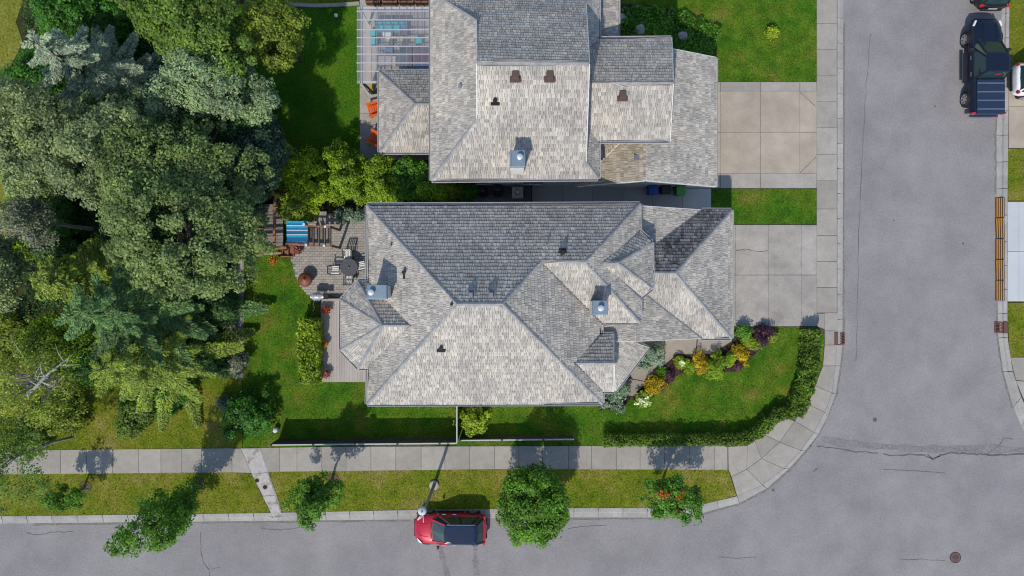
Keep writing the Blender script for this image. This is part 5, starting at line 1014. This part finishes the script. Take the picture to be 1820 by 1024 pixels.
# ------------------------------------------------------------------ terrace of the upper house
pg = thing('glazed_pergola', 'white glazed pergola over the upper terrace', 'pergola', P(700, 85)); PW = flat('pergola_white', (.50, .50, .53), .45); Z = 2.6
for y in (35.5, 53, 67, 82.5, 96.5, 112, 127, 20): MB().bar(P(634, y, Z), P(766, y, Z), .05, .05).build('purlin', PW, pg)
for x in (636, 640, 644, 670, 684, 696, 710, 723, 736, 750, 764): MB().bar(P(x, 12, Z - .07), P(x, 149 if x < 674 else 126, Z - .07), .035, .10).build('rafter', GREYM, pg)
for x, y in ((640, 16), (640, 145), (762, 14)): q = P(x, y, Z - .15); MB().box((q.x, q.y, 1.25), (.1, .1, 2.4)).build('post', PW, pg)
for y in (146, 15): MB().bar(P(635, y, Z - .15), P(672 if y > 100 else 766, y, Z - .15), .09, .14).build('beam', PW, pg)
POLY = M('polycarbonate', [(.45, .47, .55), (.5, .52, .6)], scale=2, rough=.2, alpha=.12)
xs = [634, 668, 700, 733, 766]
for a, b in zip(xs[:-1], xs[1:]):
    p0, p1 = P(a + .5, 12, Z + .045), P(b - .5, 149 if a < 660 else 126, Z + .045); MB().box(((p0.x + p1.x) / 2, (p0.y + p1.y) / 2, Z + .045), (p1.x - p0.x, p0.y - p1.y, .012)).build('roof_pane', POLY, pg)
o = thing('terrace_divider', 'dark timber brace at the end of the glazed pergola', 'brace', P(664, 160)); MB().bar(P(646, 148, 2.2), P(664, 166, .6), .1, .1).build('brace', BLACKM, o); MB().bar(P(659, 166, .4), P(672, 164, .4), .09, .25).build('foot', BLACKM, o); MB().box(P(661, 154, .5), (.13, .4, .6)).build('yellow_post', flat('mustard', (.42, .30, .03), .6), o)
TEAL = flat('cushion_teal', (.012, .36, .42), .85); BLU = flat('cushion_blue', (.015, .14, .30), .85); PNK = flat('chair_pink', (.55, .03, .16), .6); WICK = M('wicker', [(.05, .06, .085), (.10, .105, .12)], scale=12, rough=.8)
o = thing('garden_sofa', 'grey sofa with teal cushions under the glazed pergola', 'sofa', P(697, 52)); a, b = P(668, 46, .4), P(726, 62, .4); MB().box(((a.x + b.x) / 2, (a.y + b.y) / 2, .32), (b.x - a.x, a.y - b.y, .35)).build('seat_base', WICK, o, bevel=.03); MB().box(((a.x + b.x) / 2, a.y + .1, .55), (b.x - a.x, .2, .55)).build('backrest', WICK, o, bevel=.03)
for i in range(4): MB().box((a.x + (b.x - a.x) * (i + .5) / 4, a.y - .32 + .1, .55), ((b.x - a.x) / 4 - .03, .42, .14)).build('seat_cushion', TEAL if i < 3 else BLU, o, bevel=.03); MB().box((a.x + (b.x - a.x) * (i + .5) / 4, a.y - .02, .72), ((b.x - a.x) / 4 - .03, .16, .34)).build('back_cushion', TEAL, o, bevel=.03)
for lb, x, y in [('teal stool at the left of the sofa, upper one', 664, 58), ('teal stool at the left of the sofa, lower one', 665, 73), ('teal stool near the house wall under the pergola', 744, 72)]:
    c = P(x, y, .45); o = thing('garden_stool', lb, 'stool', (c.x, c.y, .12)); MB().box((c.x, c.y, .27), (.40, .34, .28)).build('base', WICK, o, bevel=.02); MB().box((c.x, c.y, .46), (.42, .36, .10)).build('cushion', TEAL, o, bevel=.03)
c = P(688, 62, .4); o = thing('side_table', 'white side table in front of the teal sofa', 'table', (c.x, c.y, .12)); MB().lathe((c.x, c.y, .50), [(.24, 0), (.25, .03)], 20).build('table_top', TRIM, o); MB().lathe((c.x, c.y, .12), [(.16, 0), (.05, .04), (.05, .38)], 14).build('stand', TRIM, o)
for lb, x, y in [('blue cushioned chair left of the terrace table', 691, 90), ('blue cushioned chair right of the terrace table', 715, 90)]:
    c = P(x, y, .5); o = thing('terrace_chair', lb, 'chair', (c.x, c.y, .12)); MB().box((c.x, c.y, .3), (.42, .42, .06)).build('seat', WICK, o); MB().box((c.x, c.y, .37), (.40, .40, .08)).build('cushion', BLU, o, bevel=.02); MB().box((c.x, c.y + .2, .62), (.42, .06, .5)).build('backrest', WICK, o, bevel=.02)
    for sx in (-1, 1):
        for sy in (-1, 1): MB().box((c.x + sx * .18, c.y + sy * .18, .2), (.04, .04, .2)).build('leg', BLACKM, o)
a, b = P(671, 98, .7), P(726, 118, .7); o = thing('terrace_table', 'long tan table under the glazed pergola', 'table', ((a.x + b.x) / 2, (a.y + b.y) / 2, .12))
for i in range(5): MB().box(((a.x + b.x) / 2, b.y + (a.y - b.y) * (i + .5) / 5, .72), (b.x - a.x, (a.y - b.y) / 5 - .012, .04)).build('plank', DECKG, o)
for x in (a.x + .1, b.x - .1):
    for y in (a.y - .08, b.y + .08): MB().box((x, y, .4), (.07, .07, .6)).build('leg', BLACKM, o)
for lb, x, y in [('pink garden chair left of its pair by the wall', 740, 104), ('pink garden chair right of its pair by the wall', 754, 105)]:
    c = P(x, y, .5); o = thing('pink_chair', lb, 'chair', (c.x, c.y, .12)); MB().box((c.x, c.y, .42), (.42, .42, .05)).build('seat', PNK, o, bevel=.02)
    for i in range(4): MB().box((c.x - .15 + i * .1, c.y + .2, .66), (.06, .04, .44)).build('back_slat', PNK, o)
    for sx in (-1, 1):
        MB().box((c.x + sx * .23, c.y, .6), (.06, .42, .03)).build('armrest', PNK, o)
        for sy in (-1, 1): MB().box((c.x + sx * .18, c.y + sy * .18, .26), (.05, .05, .3)).build('leg', PNK, o)
a, b = P(736, 115, .4), P(766, 126, .4); o = MB().box(((a.x + b.x) / 2, (a.y + b.y) / 2, .34), (b.x - a.x, a.y - b.y, .45), taper=.96).build('storage_box', BLU, bevel=.03); meta(o, 'blue storage box below the pink chairs', 'box')
a, b = P(652, 14, .13), P(660, 148, .13); o = MB().box(((a.x + b.x) / 2, (a.y + b.y) / 2, .15), (b.x - a.x, a.y - b.y, .06)).build('paving_strip', CONC_B); meta(o, 'pale strip of paving along the pergola edge', 'paving')
ORG = flat('chair_orange', (.62, .10, .012), .55)
def muskoka(label, px, py, rz):
    c = P(px, py, .5); o = thing('adirondack_chair', label, 'chair', (c.x, c.y, .125), rz, 'orange lounge chairs')
    for i in range(6): MB().bar((-.24 + i * .096, .18, .22), (-.27 + i * .108, .62, .95 + .05 * math.sin(i * .63)), .085, .025, up=Vector((0, 1, .5))).build('back_slat', ORG, o, local=True)
    for i in range(5): MB().box((0, -.32 + i * .12, .40 - i * .04), (.56, .105, .025)).build('seat_slat', ORG, o, local=True)
    for s in (-1, 1):
        MB().box((s * .36, -.05, .56), (.14, .72, .03)).build('armrest', ORG, o, local=True); MB().box((s * .32, -.32, .28), (.04, .1, .56)).build('leg', ORG, o, local=True); MB().bar((s * .30, -.36, .38), (s * .30, .5, .06), .04, .12).build('leg', ORG, o, local=True)
    MB().bar((-.3, .42, .6), (.3, .42, .6), .04, .08).build('back_brace', ORG, o, local=True)
muskoka('orange lounge chair on the terrace, upper of two', 666, 195, -math.pi / 2 + .25); muskoka('orange lounge chair on the terrace, lower of two', 667, 247, -math.pi / 2 - .45)
for i, (lb, x) in enumerate([('leftmost', 663), ('second', 693), ('third', 722), ('rightmost', 751)]):
    c = P(x, -4, .5); o = thing('planter_box', 'brown timber planter at the top edge of the terrace, %s' % lb, 'planter', (c.x, c.y, .12)); MB().box((c.x, c.y, .36), (.86, .62, .48)).build('box', flat('planter_brown', (.07, .035, .025), .8), o)
    for s in (-1, 1): MB().box((c.x, c.y + s * .29, .62), (.88, .07, .05)).build('rim_board', WOOD_B, o); MB().box((c.x + s * .41, c.y, .621), (.07, .56, .05)).build('rim_board', WOOD_B, o)
    MB().box((c.x, c.y, .57), (.74, .5, .05)).build('earth', MULCH, o)
